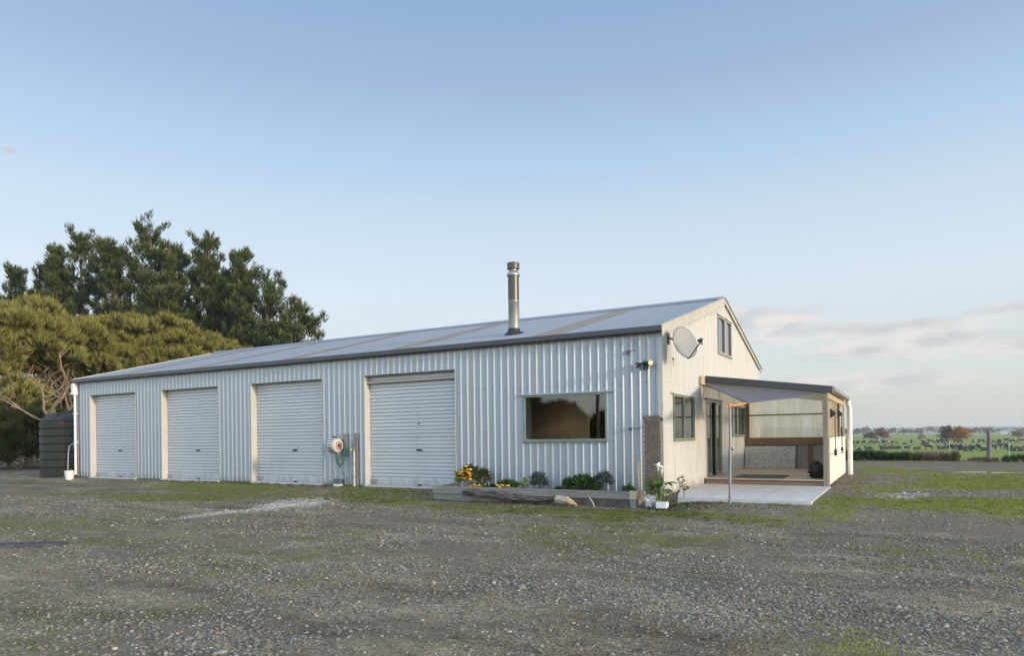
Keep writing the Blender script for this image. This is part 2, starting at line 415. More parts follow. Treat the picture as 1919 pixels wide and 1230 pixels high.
# ------------------------------------------------------------------ camera, sun, sky
CAM = np.array([4.5323, -14.8227, 1.3149]); YAW, PITCH, ROLL, F, PPY = -.5121, .0025, -.0128, 1286.6, 815.5
fw = Vector((math.sin(YAW) * math.cos(PITCH), math.cos(YAW) * math.cos(PITCH), math.sin(PITCH)))
r0 = Vector((math.cos(YAW), -math.sin(YAW), 0)); u0 = r0.cross(fw)
rr = r0 * math.cos(ROLL) + u0 * math.sin(ROLL); uu = -r0 * math.sin(ROLL) + u0 * math.cos(ROLL)
cd = bpy.data.cameras.new('camera'); cam = bpy.data.objects.new('camera', cd); COL.objects.link(cam)
cam.matrix_world = Matrix(((rr.x, uu.x, -fw.x, CAM[0]), (rr.y, uu.y, -fw.y, CAM[1]), (rr.z, uu.z, -fw.z, CAM[2]), (0, 0, 0, 1)))
cd.sensor_fit = 'HORIZONTAL'; cd.sensor_width = 36; cd.lens = F / 1919 * 36; cd.shift_y = (PPY - 615) / 1919
cd.clip_start = .05; cd.clip_end = 12000
sc.camera = cam
def at_depth(px, py, d):
    """world point seen at a photo pixel, d metres in front of the camera (used to read places off the photo)"""
    q = fw + rr * ((px - 959.5) / F) - uu * ((py - PPY) / F)
    return Vector(CAM) + q * d
def on_plane(px, py, z):
    q = fw + rr * ((px - 959.5) / F) - uu * ((py - PPY) / F)
    return Vector(CAM) + q * ((z - CAM[2]) / q.z)

SUN_AZ, SUN_EL = R(-6), R(10)
sd = Vector((math.cos(SUN_AZ) * math.cos(SUN_EL), math.sin(SUN_AZ) * math.cos(SUN_EL), math.sin(SUN_EL)))
sl = bpy.data.lights.new('sun', 'SUN'); so = bpy.data.objects.new('sun', sl); COL.objects.link(so)
sl.energy = 1.5; sl.angle = R(4); sl.color = (1, .85, .67)
so.rotation_euler = sd.to_track_quat('Z', 'Y').to_euler(); so.location = (30, -5, 20)
w = bpy.data.worlds.new('World'); sc.world = w; w.use_nodes = True; n = w.node_tree; n.nodes.clear()
sky = nd(n, 'ShaderNodeTexSky', sky_type='NISHITA', sun_disc=False); sky.sun_elevation = SUN_EL
sky.sun_rotation = math.pi / 2 - SUN_AZ; sky.altitude = 0; sky.air_density = 1.0; sky.dust_density = 1.2; sky.ozone_density = 1.6
tc = nd(n, 'ShaderNodeTexCoord'); sep = nd(n, 'ShaderNodeSeparateXYZ'); n.links.new(tc.outputs['Generated'], sep.inputs[0])
# thin high haze that whitens the clear sky towards the horizon
veil = ramp(n, sep.outputs['Z'], ((.02, (2.17, 2.19, 2.03)), (.08, (2.33, 2.48, 2.48)), (.20, (2.39, 2.69, 2.99)), (.30, (2.06, 2.46, 2.90)), (.372, (1.58, 2.15, 2.85)), (.455, (1.25, 1.68, 2.39)), (.535, (.97, 1.48, 2.27)), (.75, (1.5, 2.0, 2.7)), (1.0, (1.9, 2.4, 3.0)))).outputs['Color']  # overhead stops, out of view, lifted to light the ground and roof
skyv = mixc(n, .88, sky.outputs[0], veil)
# sky behind the camera, out of view, is brightened to light the shaded wall
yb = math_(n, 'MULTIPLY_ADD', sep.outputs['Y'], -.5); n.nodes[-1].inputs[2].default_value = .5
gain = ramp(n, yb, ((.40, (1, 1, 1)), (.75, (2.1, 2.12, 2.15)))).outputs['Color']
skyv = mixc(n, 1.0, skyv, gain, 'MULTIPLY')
# warm glow of the low sun, off to the right of the frame
xb = math_(n, 'MULTIPLY_ADD', sep.outputs['X'], .5); n.nodes[-1].inputs[2].default_value = .5
glow = ramp(n, xb, ((.62, (1, 1, 1)), (.82, (1.35, 1.3, 1.2)), (1.0, (2.7, 2.4, 2.0)))).outputs['Color']
skyv = mixc(n, 1.0, skyv, glow, 'MULTIPLY')
mp = nd(n, 'ShaderNodeMapping'); mp.inputs['Scale'].default_value = (1, 1, 4.2); mp.inputs['Location'].default_value = (.35, .12, .0)
n.links.new(tc.outputs['Generated'], mp.inputs['Vector'])
cf = noise_(n, mp.outputs[0], 15, 6, .6)
acc = None
for px, py, wx, wz in ((1425, 600, .055, .024), (1500, 600, .045, .018), (1470, 628, .09, .016), (1640, 655, .075, .014), (1760, 640, .095, .020), (1890, 646, .08, .018), (1880, 580, .05, .010), (1700, 610, .13, .012), (1580, 720, .15, .010), (18, 281, .006, .004)):
    d = (fw + rr * ((px - 959.5) / F) - uu * ((py - PPY) / F)).normalized()
    dx = nd(n, 'ShaderNodeVectorMath', operation='SUBTRACT'); n.links.new(tc.outputs['Generated'], dx.inputs[0]); dx.inputs[1].default_value = d
    dm = nd(n, 'ShaderNodeVectorMath', operation='MULTIPLY'); n.links.new(dx.outputs[0], dm.inputs[0]); dm.inputs[1].default_value = (1 / wx, 1 / wx, 1 / wz)
    ln_ = nd(n, 'ShaderNodeVectorMath', operation='LENGTH'); n.links.new(dm.outputs[0], ln_.inputs[0])
    bl = math_(n, 'SUBTRACT', 1.0, math_(n, 'MULTIPLY', ln_.outputs['Value'], .62), True)
    acc = bl if acc is None else math_(n, 'MAXIMUM', acc, bl)
cv = math_(n, 'ADD', acc, math_(n, 'MULTIPLY', math_(n, 'SUBTRACT', cf, .5), 1.5))
ca = math_(n, 'MULTIPLY', ramp(n, cv, ((.22, (0, 0, 0)), (.75, (1, 1, 1)))).outputs['Color'], math_(n, 'GREATER_THAN', acc, .01))
ca = math_(n, 'MULTIPLY', ca, .80)
mp2 = nd(n, 'ShaderNodeMapping'); mp2.inputs['Scale'].default_value = (1, 1, 3); mp2.inputs['Location'].default_value = (.02, 0, .045); n.links.new(tc.outputs['Generated'], mp2.inputs['Vector'])
cs_ = ramp(n, noise_(n, mp2.outputs[0], 17, 4, .5), ((.38, (0, 0, 0)), (.62, (1, 1, 1)))).outputs['Color']
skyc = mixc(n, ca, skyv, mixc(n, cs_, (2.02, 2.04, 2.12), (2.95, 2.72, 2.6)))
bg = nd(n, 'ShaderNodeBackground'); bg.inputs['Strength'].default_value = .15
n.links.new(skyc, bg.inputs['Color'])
wo = nd(n, 'ShaderNodeOutputWorld'); n.links.new(bg.outputs[0], wo.inputs['Surface'])
vs_ = sc.view_settings; vs_.view_transform = 'Standard'; vs_.look = 'None'; vs_.exposure = 1.0; vs_.gamma = 1; vs_.use_curve_mapping = False
sc.cycles.use_denoising = True; sc.cycles.denoising_input_passes = 'RGB_ALBEDO_NORMAL'; sc.cycles.denoising_prefilter = 'NONE'
sc.cycles.max_bounces = 8; sc.cycles.transparent_max_bounces = 12; sc.cycles.volume_bounces = 0; sc.cycles.caustics_reflective = False

# ------------------------------------------------------------------ ground
def sstep(a, b, x):
    t = np.clip((x - a) / (b - a), 0, 1); return t * t * (3 - 2 * t)
def vnoise(x, y, s, seed=0):
    """cheap smooth value noise, vectorised"""
    x = np.asarray(x, float) / s + 517.3 + seed * 13.7; y = np.asarray(y, float) / s + 291.1 + seed * 7.9
    xi = np.floor(x).astype(np.int64); yi = np.floor(y).astype(np.int64); fx = x - xi; fy = y - yi
    fx = fx * fx * (3 - 2 * fx); fy = fy * fy * (3 - 2 * fy)
    def h(a, b):
        q = (a * 374761393 + b * 668265263 + seed * 1442695041) & 0x7fffffff
        q = ((q ^ (q >> 13)) * 1274126177) & 0x7fffffff
        return ((q ^ (q >> 16)) & 0xffff) / 65535.0
    return (h(xi, yi) * (1 - fx) + h(xi + 1, yi) * fx) * (1 - fy) + (h(xi, yi + 1) * (1 - fx) + h(xi + 1, yi + 1) * fx) * fy
def fbm(x, y, s, seed=0, o=4):
    r = 0; a = .5; t = 0
    for k in range(o): r = r + a * vnoise(x, y, s / 2 ** k, seed + k); t += a; a *= .5
    return r / t
def ground_h(x, y):
    x = np.asarray(x, float); y = np.asarray(y, float)
    wd = 1.25 + 1.5 * sstep(.2, 1.4, x)
    slope = -.2 * sstep(0, 1, (.05 - y) / wd)
    far = sstep(.6, 2.5, np.maximum(-y, np.where(x > 3.3, x - 3.1, 0)))
    und = ((fbm(x, y, 3.2, 3) - .5) * .10 + (fbm(x, y, .7, 9, 3) - .5) * .055) * far
    inside = (y > -.02) & (x < .1) & (x > -23) & (y < 12.3)
    z = slope + und - .03
    return np.where(inside, -.06, z)
def masks(x, y):
    x = np.asarray(x, float); y = np.asarray(y, float)
    n1 = fbm(x, y, 2.6, 21); n2 = fbm(x, y, .8, 31); n3 = fbm(x, y, 6, 41)
    def blob(cx, cy, rx, ry, a=0):
        c, s = math.cos(a), math.sin(a); u = (x - cx) * c + (y - cy) * s; v = -(x - cx) * s + (y - cy) * c
        return np.exp(-((u / rx) ** 2 + (v / ry) ** 2))
    g = np.zeros_like(x)
    g = np.maximum(g, 1.15 * np.exp(-((y + .75) / .75) ** 2) * sstep(-20, -16, x) * sstep(-4, -6, x) * (.55 + .7 * n1))     # along the doors
    g = np.maximum(g, 1.3 * blob(-7.0, -1.5, 2.2, .95, -.25)); g = np.maximum(g, 1.0 * blob(-3.4, -2.4, 2.4, .38, -.1))
    g = np.maximum(g, 1.05 * blob(.4, -2.0, 2.6, .45)); g = np.maximum(g, .95 * blob(2.4, -2.3, 1.5, .6, -.3))
    g = np.maximum(g, 1.0 * blob(3.4, -1.3, .6, 1.6)); g = np.maximum(g, 1.5 * blob(6.0, .1, 1.9, 1.15, .25)); g = np.maximum(g, 1.5 * blob(6.6, 6.6, 2.0, 2.9, -.1))
    g = np.maximum(g, 1.1 * blob(4.2, 3.4, .5, 1.2)); g = np.maximum(g, 1.1 * blob(4.3, 12.5, .9, 1.5)); g = np.maximum(g, .9 * blob(8.5, 3.4, 1.4, 1.2))
    g = np.maximum(g, .75 * blob(-13, -3.2, 3, 1)); g = np.maximum(g, .8 * blob(-17, -3.5, 2, .9))
    g = g * (.20 + 1.35 * n2) + .70 * sstep(.44, .64, n1) * (.35 + .8 * n3) * (.5 + .9 * n2)
    lime = .95 * blob(-8.2, -2.9, 1.15, 1.6, .05) * (.15 + 1.35 * n2) + .6 * blob(-8.1, -5.4, .5, 1.5, -.1) * n2 * 1.6
    lime = lime + .9 * blob(4.5, 1.6, .7, .9) * n2 * 1.3 + .6 * blob(5.6, 2.2, .8, .5) * n2 + .5 * blob(-8.2, -8, .5, .6) * n2
    d = .92 * sstep(.52, .66, fbm(x, y, 1.9, 57)) * (.35 + .9 * n2)
    d = np.maximum(d, blob(-2.6, -2.15, 1.6, .28, -.12)); d = np.maximum(d, .9 * blob(1.0, -1.3, 1.4, .3)); d = np.maximum(d, 1.1 * blob(3.4, 9.2, .7, 1.5))
    d = np.maximum(d, 1.0 * blob(.25, 2, .25, 2.5)); d = np.maximum(d, blob(-36, 5, 9, 4)); d = np.maximum(d, .8 * blob(4.5, -2.2, 2.4, .5)); d = np.maximum(d, .9 * sstep(19.5, 21.5, y + (n1 - .5) * 2))
    g = g * (1 - .9 * np.clip(lime, 0, 1)); g = np.where(x < -26, g * .2, g)
    g = np.where(y > 21.5, .9 * n2 + .3, g)
    return np.stack([g, lime, d, .30 + .70 * sstep(1.0, 4.5, x + .5 * n1)], -1)
gx = np.concatenate([np.arange(-80, -26, 1.2), np.arange(-26, 12, .1), np.arange(12, 40.1, 1.0)])
gy = np.concatenate([np.arange(-70, -15, 1.5), np.arange(-15, 8, .1), np.arange(8, 23.3, .3)])
X, Y = np.meshgrid(gx, gy); Z = ground_h(X, Y)
Z = Z - .05 * np.exp(-(((X - 6.9) / 1.3) ** 2 + ((Y - 11.9) / .55) ** 4))
nx, ny = len(gx), len(gy)
ii = (np.arange(ny - 1)[:, None] * nx + np.arange(nx - 1)[None, :]).ravel()
quads = np.stack([ii, ii + 1, ii + nx + 1, ii + nx], 1)
ground = np_mesh('ground', np.stack([X, Y, Z], -1).reshape(-1, 3), quads, 'gravel_yard', tint=masks(X, Y).reshape(-1, 4), smooth=True, k=4, attr='mask')
tag(ground, kind='structure')
def past_h(x, y):
    d = np.maximum(np.maximum(-82 - x, x - 41), np.maximum(-72 - y, y - 23.6))
    t = sstep(-3, 26, d)
    z = -.6 - 2.4 * t + (vnoise(x, y, 60, 5) - .5) * .5 * t
    return np.where(d < 0, np.minimum(z, -.25 - .35 * sstep(0, -3, d)), z)
px_ = np.concatenate([-np.geomspace(4500, 90, 34), np.arange(-84, 64, 4.), np.geomspace(66, 4500, 40)])
py_ = np.concatenate([-np.geomspace(4500, 80, 24), np.arange(-76, 20, 8.), np.arange(21, 60, 1.5), np.geomspace(62, 4500, 60)])
X, Y = np.meshgrid(px_, py_); Z = past_h(X, Y); nx, ny = len(px_), len(py_)
ii = (np.arange(ny - 1)[:, None] * nx + np.arange(nx - 1)[None, :]).ravel()
pasture = np_mesh('pasture', np.stack([X, Y, Z], -1).reshape(-1, 3), np.stack([ii, ii + 1, ii + nx + 1, ii + nx], 1), 'pasture_grass', smooth=True, k=4)
tag(pasture, kind='structure')
# low far hills
hv, hf_ = [], []
for k, az in enumerate(np.linspace(-1.3, .9, 120)):
    d = 2600 + 300 * math.sin(az * 7); h = 10 + 14 * float(vnoise(az * 10, 3, 1.0, 2)) + 5 * float(vnoise(az * 40, 9, 1.0, 4))
    cx, cy = CAM[0] + d * math.sin(az), CAM[1] + d * math.cos(az); ox, oy = 220 * math.sin(az), 220 * math.cos(az)
    hv += [(cx, cy, -5), (cx + ox * .6, cy + oy * .6, h * .8), (cx + ox, cy + oy, h), (cx + 3 * ox, cy + 3 * oy, -5)]
    if k: 
        for j in range(3): a = 4 * (k - 1) + j; hf_.append((a, a + 4, a + 5, a + 1))
b = MB(); b.add(hv, hf_); tag(b.build('hills', 'far_hill', smooth=True), kind='structure')

# scattered stones (nobody could count them) : one object
def stones(name, n_, dmin, dmax, smin, smax, power, seed, near_bias=1.0):
    g = np.random.default_rng(seed)
    bm = bmesh.new(); bmesh.ops.create_icosphere(bm, subdivisions=1, radius=1); bv = np.array([v.co[:] for v in bm.verts]); bf = np.array([[v.index for v in f.verts] for f in bm.faces]); bm.free()
    d = dmin + (dmax - dmin) * g.random(n_) ** near_bias; ang = YAW + (g.random(n_) * 2 - 1) * .70
    x = CAM[0] + d / np.cos(ang - YAW) * np.sin(ang); y = CAM[1] + d / np.cos(ang - YAW) * np.cos(ang)
    mk = masks(x, y)
    keep = ((y < -.15) | (x > 3.4)) & ~((x > -5.7) & (x < .2) & (y > -1.1)) & ~((x > .2) & (x < 3.2) & (y > -.75)) & (y < 20) & (g.random(n_) > mk[:, 0] * .75)  & (g.random(n_) < .12 + .88 * sstep(.36, .64, fbm(x * .6, y * 1.3, 1.1, 77)))
    x, y = x[keep], y[keep]; lime = mk[keep, 1]; n_ = len(x)
    s = smin + (smax - smin) * g.random(n_) ** power
    sx = s[:, None] * np.stack([.8 + .7 * g.random(n_), .7 + .5 * g.random(n_), .35 + .4 * g.random(n_)], 1)
    a = g.random(n_) * 6.283; ca, sa = np.cos(a), np.sin(a)
    V = bv[None] * (1 + .28 * (g.random((n_, 12, 1)) - .5)) * sx[:, None, :]
    tl = (g.random(n_) - .5) * .8
    V[..., 2] += V[..., 0] * np.tan(tl)[:, None] * .5
    P = np.stack([V[..., 0] * ca[:, None] - V[..., 1] * sa[:, None] + x[:, None], V[..., 0] * sa[:, None] + V[..., 1] * ca[:, None] + y[:, None], V[..., 2] + (ground_h(x, y) + sx[:, 2] * .25)[:, None]], -1)
    Fc = (bf[None] + (np.arange(n_) * 12)[:, None, None]).reshape(-1, 3)
    base = np.array([[.17, .168, .16], [.25, .245, .23], [.11, .108, .104], [.34, .325, .29], [.27, .20, .14], [.50, .48, .43], [.20, .20, .195]])
    pr = np.array([.30, .22, .22, .06, .03, .010, .16]); ci = g.choice(len(base), n_, p=pr / pr.sum())
    colr = base[ci] * (.75 + .5 * g.random((n_, 1))) * np.array([1.06, .99, .89]); colr = np.where((g.random(n_) < lime * .6)[:, None], .55, colr)
    cc = np.concatenate([np.repeat(colr, 12, 0), np.ones((n_ * 12, 1))], 1)
    o = np_mesh(name, P.reshape(-1, 3), Fc, 'stone', tint=cc, attr='scol')
    return tag(o, 'loose grey gravel stones scattered over the yard', 'gravel', kind='stuff')
stones('gravel', 60000, 3.6, 9, .005, .021, 2.4, 1, .9)
stones('gravel', 64000, 8, 21, .008, .026, 2.2, 2, .8)
stones('pebbles', 420, 3.6, 16, .020, .050, 2.6, 3, .8)

def blades(name, pts, hmin, hmax, wd, seed, m='grass_blade', lean=.6, label='', cat='grass', zfun=ground_h):
    g = np.random.default_rng(seed); n_ = len(pts); x, y = pts[:, 0], pts[:, 1]; z = zfun(x, y)
    h = hmin + (hmax - hmin) * g.random(n_); a = g.random(n_) * 6.283; l = g.random(n_) * lean
    b_ = g.random(n_) * 6.283; dx, dy = np.cos(b_) * wd, np.sin(b_) * wd
    P = np.stack([np.stack([x - dx, y - dy, z - .005], 1), np.stack([x + dx, y + dy, z - .005], 1), np.stack([x + np.cos(a) * h * l, y + np.sin(a) * h * l, z + h * (1 - .3 * l)], 1)], 1)
    t = np.repeat(g.random(n_) * masks(x, y)[:, 3], 3)
    o = np_mesh(name, P.reshape(-1, 3), np.arange(n_ * 3).reshape(-1, 3), m, tint=t)
    return tag(o, label, cat, kind='stuff')
def grass_pts(n_, seed):
    g = np.random.default_rng(seed); d = 3.6 + 24 * g.random(n_) ** .75; ang = YAW + (g.random(n_) * 2 - 1) * .70
    x = CAM[0] + d / np.cos(ang - YAW) * np.sin(ang); y = CAM[1] + d / np.cos(ang - YAW) * np.cos(ang)
    mk = masks(x, y)[:, 0] + (fbm(x, y, .25, 91, 3) - .5) * 1.1
    keep = (g.random(n_) < sstep(.35, .95, mk)) & ((y < -.05) | (x > 3.35)) & ~((x > -5.65) & (x < -.2) & (y > -1.05)) & ~((x > .1) & (x < 3.15) & (y > -.72))
    return np.stack([x, y], 1)[keep]
blades('grass', grass_pts(420000, 5), .012, .05, .0045, 6, label='short mossy grass growing in patches through the gravel')

def tuft_pts(n_, per, seed):
    g = np.random.default_rng(seed); c = []
    for (x0, x1, y0, y1, w_) in ((-19.5, -9.2, -.30, -.05, 3), (-5.6, -.3, -1.22, -1.06, 2), (-.2, 3.0, -1.0, -.74, 1.2), (3.2, 3.8, -.6, 9.2, 1.6), (-9, -5.8, -2.2, -.4, 2), (3.6, 9, -.9, 1.3, 4), (4.2, 9.5, 3.6, 9.5, 5), (-2.5, 3, -3.2, -1.6, 2.5), (-18, 6, -7, -2.5, 1.6), (2, 12, 19.5, 22, 3)):
        k = int(n_ * w_ / 28); c.append(np.stack([x0 + (x1 - x0) * g.random(k), y0 + (y1 - y0) * g.random(k)], 1))
    c = np.concatenate(c); c = c[g.random(len(c)) < np.clip(masks(c[:, 0], c[:, 1])[:, 0] + .15, 0, 1)]
    return (c[:, None, :] + g.normal(size=(len(c), per, 2)) * .022).reshape(-1, 2)
blades('grass_tufts', tuft_pts(3000, 22, 15), .02, .065, .004, 16, lean=.8, label='ragged grass tufts along the walls and through the yard')

# puddle and weathered plank in the yard
b = MB(); pts = [(6.85 + .92 * math.cos(t) * (1 + .25 * math.sin(3 * t + 1)), 11.9 + .27 * math.sin(t) * (1 + .3 * math.sin(5 * t)), -.036) for t in np.linspace(0, 2 * math.pi, 40)[:-1]]
b.add(pts, [tuple(range(39))]); tag(b.build('puddle', 'puddle_water'), kind='structure')
b = MB(); g = random.Random(4); N = 16
for k in range(N):
    t0, t1 = k / N, (k + 1) / N
    def q(t, s, z): 
        x = -8.6 + 2.1 * t; y = -10.6 + 1.52 * t
        wv = .16 * (1 - .5 * max(0, t - .75)) * (1 + .12 * math.sin(t * 23) + .10 * math.sin(t * 57))
        return (x - .58 * wv * s, y + .81 * wv * s, z + .012 * math.sin(t * 9) + float(ground_h(x, y)) + .005)
    b.hexa([q(t0, -1, -.03), q(t1, -1, -.03), q(t1, 1, -.03), q(t0, 1, -.03), q(t0, -1, .035), q(t1, -1, .035), q(t1, 1, .03), q(t0, 1, .03)])
tag(b.build('weathered_plank', 'plank_grey'), 'dark grey weathered plank lying half sunk in the gravel at the left', 'plank')

# ------------------------------------------------------------------ the shed
H, L, W_, HA = 3.6, 22.892, 12.238, 5.342
OPEN = [(-22.06, -19.2), (-17.72, -14.741), (-13.19, -10.145), (-8.53, -5.458)]; DZ = 3.08
WIN = (-3.46, -1.27, 1.19, 2.31)
def rz(y): return 3.735 + .2625 * (y if y < 6.119 else 12.238 - y)
shed = thing('farm_shed', 'long pale corrugated steel farm shed with four roller doors and a gabled roof', 'shed', (-11.4, 6.1, 0))
def rib_profile(a, b_, off=.1, pitch=.2, dep=.03, cw=.016, fw_=.046):
    """list of (u, depth) along the wall between a and b_ (b_ > a), ribs of trapezoid section"""
    k0 = math.floor((a - off) / pitch) - 1; out = []
    k = k0
    while off + k * pitch < b_ + pitch:
        c = off + k * pitch; out += [(c - fw_, 0), (c - cw, dep), (c + cw, dep), (c + fw_, 0)]; k += 1
    def at(u):
        for (u0, d0), (u1, d1) in zip(out, out[1:]):
            if u0 <= u <= u1: return d0 + (d1 - d0) * (u - u0) / (u1 - u0 + 1e-9)
        return 0
    mid = [p for p in out if a + 1e-4 < p[0] < b_ - 1e-4]
    return [(a, at(a))] + mid + [(b_, at(b_))]
def clad(b, a, b_, z0, z1, P, **kw):
    """P(u, depth, z) -> point; z0, z1 numbers or functions of u"""
    pr = rib_profile(a, b_, **kw); vs = []
    for u, d in pr:
        vs += [P(u, d, z0(u) if callable(z0) else z0), P(u, d, z1(u) if callable(z1) else z1)]
    b.add(vs, [(2 * i, 2 * i + 2, 2 * i + 3, 2 * i + 1) for i in range(len(pr) - 1)])
Pf = lambda u, d, z: (u, -d, z)
wl = MB(); cuts = [-L] + [x for o in OPEN for x in o] + [WIN[0], WIN[1], -.055]
seg = list(zip(cuts, cuts[1:]))
for i, (a, b_) in enumerate(seg):
    if i in (1, 3, 5, 7): clad(wl, a, b_, DZ, 3.72, Pf)
    elif i == 9: clad(wl, a, b_, .0, WIN[2], Pf); clad(wl, a, b_, WIN[3], 3.72, Pf)
    else: clad(wl, a, b_, .0, 3.72, Pf)
wl.mi = 1
for z in (.35, 1.42, 2.48, 3.36):
    k = 0
    while True:
        x = -.1 - .2 * k - .06; k += 1
        if x < -L: break
        if any(a - .03 < x < b_ + .03 and z < DZ for a, b_ in OPEN) or (WIN[0] < x < WIN[1] and WIN[2] < z < WIN[3]): continue
        wl.box(x - .010, x + .010, -.010, .0, z - .010, z + .010)
wl.build('wall', ['steel_cladding', 'screw'], shed)
# gable wall (x = 0 plane), ribs stand out along +x
GW = dict(w1=(.80, 2.66, 1.18, 2.25), dr=(3.93, 5.72, .12, 2.25), w2=(7.25, 9.28, 1.24, 2.20), u1=(5.45, 6.34, 3.67, 4.77), u2=(6.51, 7.24, 3.67, 4.77))
Pg = lambda u, d, z: (d, u, z)
gl = MB()
top = lambda y: rz(y) - .03
ys = sorted([.055, W_] + [v for k in GW.values() for v in k[:2]] + [6.119])
for a, b_ in zip(ys, ys[1:]):
    m_ = (a + b_) / 2; hs = sorted([(k[2], k[3]) for k in GW.values() if k[0] < m_ < k[1]])
    lo = -.08
    for z0, z1 in hs: clad(gl, a, b_, lo, z0, Pg, off=.13, dep=.03, cw=.018, fw_=.038); lo = z1
    clad(gl, a, b_, lo, top, Pg, off=.13, dep=.03, cw=.018, fw_=.038)
gl.mi = 1
for z in (.35, 1.42, 2.48, 3.3, 4.1):
    for k in range(62):
        y = .13 + .2 * k - .08
        if z > rz(y) - .3 or any(q[0] - .05 < y < q[1] + .05 and q[2] < z < q[3] for q in GW.values()): continue
        gl.box(0, .009, y - .006, y + .006, z - .006, z + .006)
gl.build('gable_wall', ['gable_cladding', 'screw'], shed)
b = MB()   # far gable and rear wall
Pl = lambda u, d, z: (-L - d, u, z)
clad(b, 0, 6.119, 0, top, Pl); clad(b, 6.119, W_, 0, top, Pl)
clad(b, -L, 0, 0, 3.72, lambda u, d, z: (u, W_ + d, z)); b.build('rear_wall', 'steel_cladding', shed)
b = MB(); b.box(-L + .05, -.05, .05, W_ - .05, -.05, 0.0); b.build('floor_slab', 'slab_dark', shed)
for a, b_ in OPEN:   # slab edge showing under the doors
    b = MB(); b.box(a + .004, b_ - .004, -.10, .05, -.12, .004); b.build('door_threshold', 'concrete', shed)
# corner flashings
b = MB(); b.box(-.075, .036, -.036, -.031, .0, 3.66); b.box(.0305, .036, -.031, .085, -.06, 3.74); b.build('corner_flashing', 'trim_cream', shed)
b = MB(); b.box(-L - .035, -L + .06, -.036, -.031, .0, 3.66); b.build('corner_flashing', 'steel_cladding', shed)
# roof sheets : fine corrugation, running from eave to ridge
def roof_strip(b, x0, x1, y0, y1, pitch=.0762, amp=.009, lift=0):
    n_ = max(2, int((x1 - x0) / pitch * 6)); vs = []
    for i in range(n_ + 1):
        x = x0 + (x1 - x0) * i / n_; dz = amp * math.sin(2 * math.pi * x / pitch) + lift
        vs += [(x, y0, rz(y0) + dz), (x, y1, rz(y1) + dz)]
    b.add(vs, [(2 * i, 2 * i + 2, 2 * i + 3, 2 * i + 1) for i in range(n_)])
STR = [(-3.3, -2.45), (-7.75, -6.95), (-11.95, -11.15), (-16.3, -15.5), (-20.4, -19.6)]
xs = [-L - .06]
for a, b_ in sorted(STR): xs += [a, b_]
xs.append(.06)
roof = MB()
for i in range(0, len(xs), 2): roof_strip(roof, xs[i], xs[i + 1], -.15, 6.119)
roof_strip(roof, -L - .06, .06, 12.39, 6.119)
roofo = roof.build('roof', 'roof_sheet', shed, smooth=True)
for a, b_ in STR:
    q = MB(); roof_strip(q, a, b_, -.15, 6.119, lift=.003); q.build('skylight_sheet', 'roof_skylight', roofo, smooth=True)
q = MB()
for s in (-1, 1):
    y0 = 6.119 + s * .22; q.add([(-L - .07, 6.119, rz(6.119) + .05), (.07, 6.119, rz(6.119) + .05), (.07, y0, rz(y0) + .018), (-L - .07, y0, rz(y0) + .018)], [(0, 1, 2, 3)])
q.tube([(-L - .07, 6.119, rz(6.119) + .045), (.07, 6.119, rz(6.119) + .045)], .03, 8); q.build('ridge_cap', 'roof_sheet', roofo)
# barge boards
q = MB(); q.beam((.07, -.17, rz(-.17) - .09), (.07, 6.12, rz(6.12) - .09), .03, .25); q.beam((.065, -.17, rz(-.17) + .032), (.065, 6.12, rz(6.12) + .032), .10, .012); q.build('barge_board', 'barge_paint', shed, bevel=.004)
q = MB(); q.beam((.065, 6.135, rz(6.135) - .035), (.065, 12.42, rz(12.42) - .035), .03, .11); q.beam((.06, 6.135, rz(6.135) + .03), (.06, 12.42, rz(12.42) + .03), .12, .012); q.build('barge_board', 'barge_paint', shed, bevel=.004)
q = MB(); q.beam((-L - .07, -.17, rz(-.17) - .05), (-L - .07, 6.12, rz(6.12) - .05), .03, .17); q.build('barge_board', 'barge_paint', shed)
# gutter : open trough with rolled lip
q = MB(); prof = [(-.052, 3.71), (-.052, 3.595), (-.075, 3.58), (-.175, 3.58), (-.19, 3.60), (-.19, 3.70), (-.18, 3.712), (-.168, 3.70)]
for x0, x1 in ((-L - .09, .075),):
    vs = [(x, y, z) for x in (x0, x1) for y, z in prof]; k = len(prof)
    q.add(vs, [(i, i + 1, k + i + 1, k + i) for i in range(k - 1)]); q.add([(x1, y, z) for y, z in prof[:6]], [tuple(range(6))]); q.add([(x0, y, z) for y, z in prof[:6]], [tuple(range(5, -1, -1))])
gut = q.build('gutter', 'dark_gutter', shed, solid=.004)
q = MB(); q.box(.0765, .084, -.185, -.055, 3.585, 3.715); q.build('gutter_end', 'trim_cream', gut)
# rainhead and downpipe at the far left corner
q = MB(); q.box(-L - .10, -L + .06, -.21, -.04, 3.20, 3.56); q.box(-L - .13, -L + .07, -.23, -.04, 3.12, 3.20); q.build('rain_head', 'pvc_white', shed, bevel=.01)
q = MB(); q.tube([(-L - .03, -.10, 3.12), (-L - .03, -.10, .06)], .045, 14); 
for z in (2.4, 1.3): q.box(-L - .09, -L + .03, -.15, -.03, z - .02, z + .02)
q.build('downpipe', 'pvc_white', shed, smooth=False)
q = MB(); q.box(-L + .02, -L + .10, -.075, -.038, .0, 1.25); q.build('corner_batten', 'grey_batten', shed)
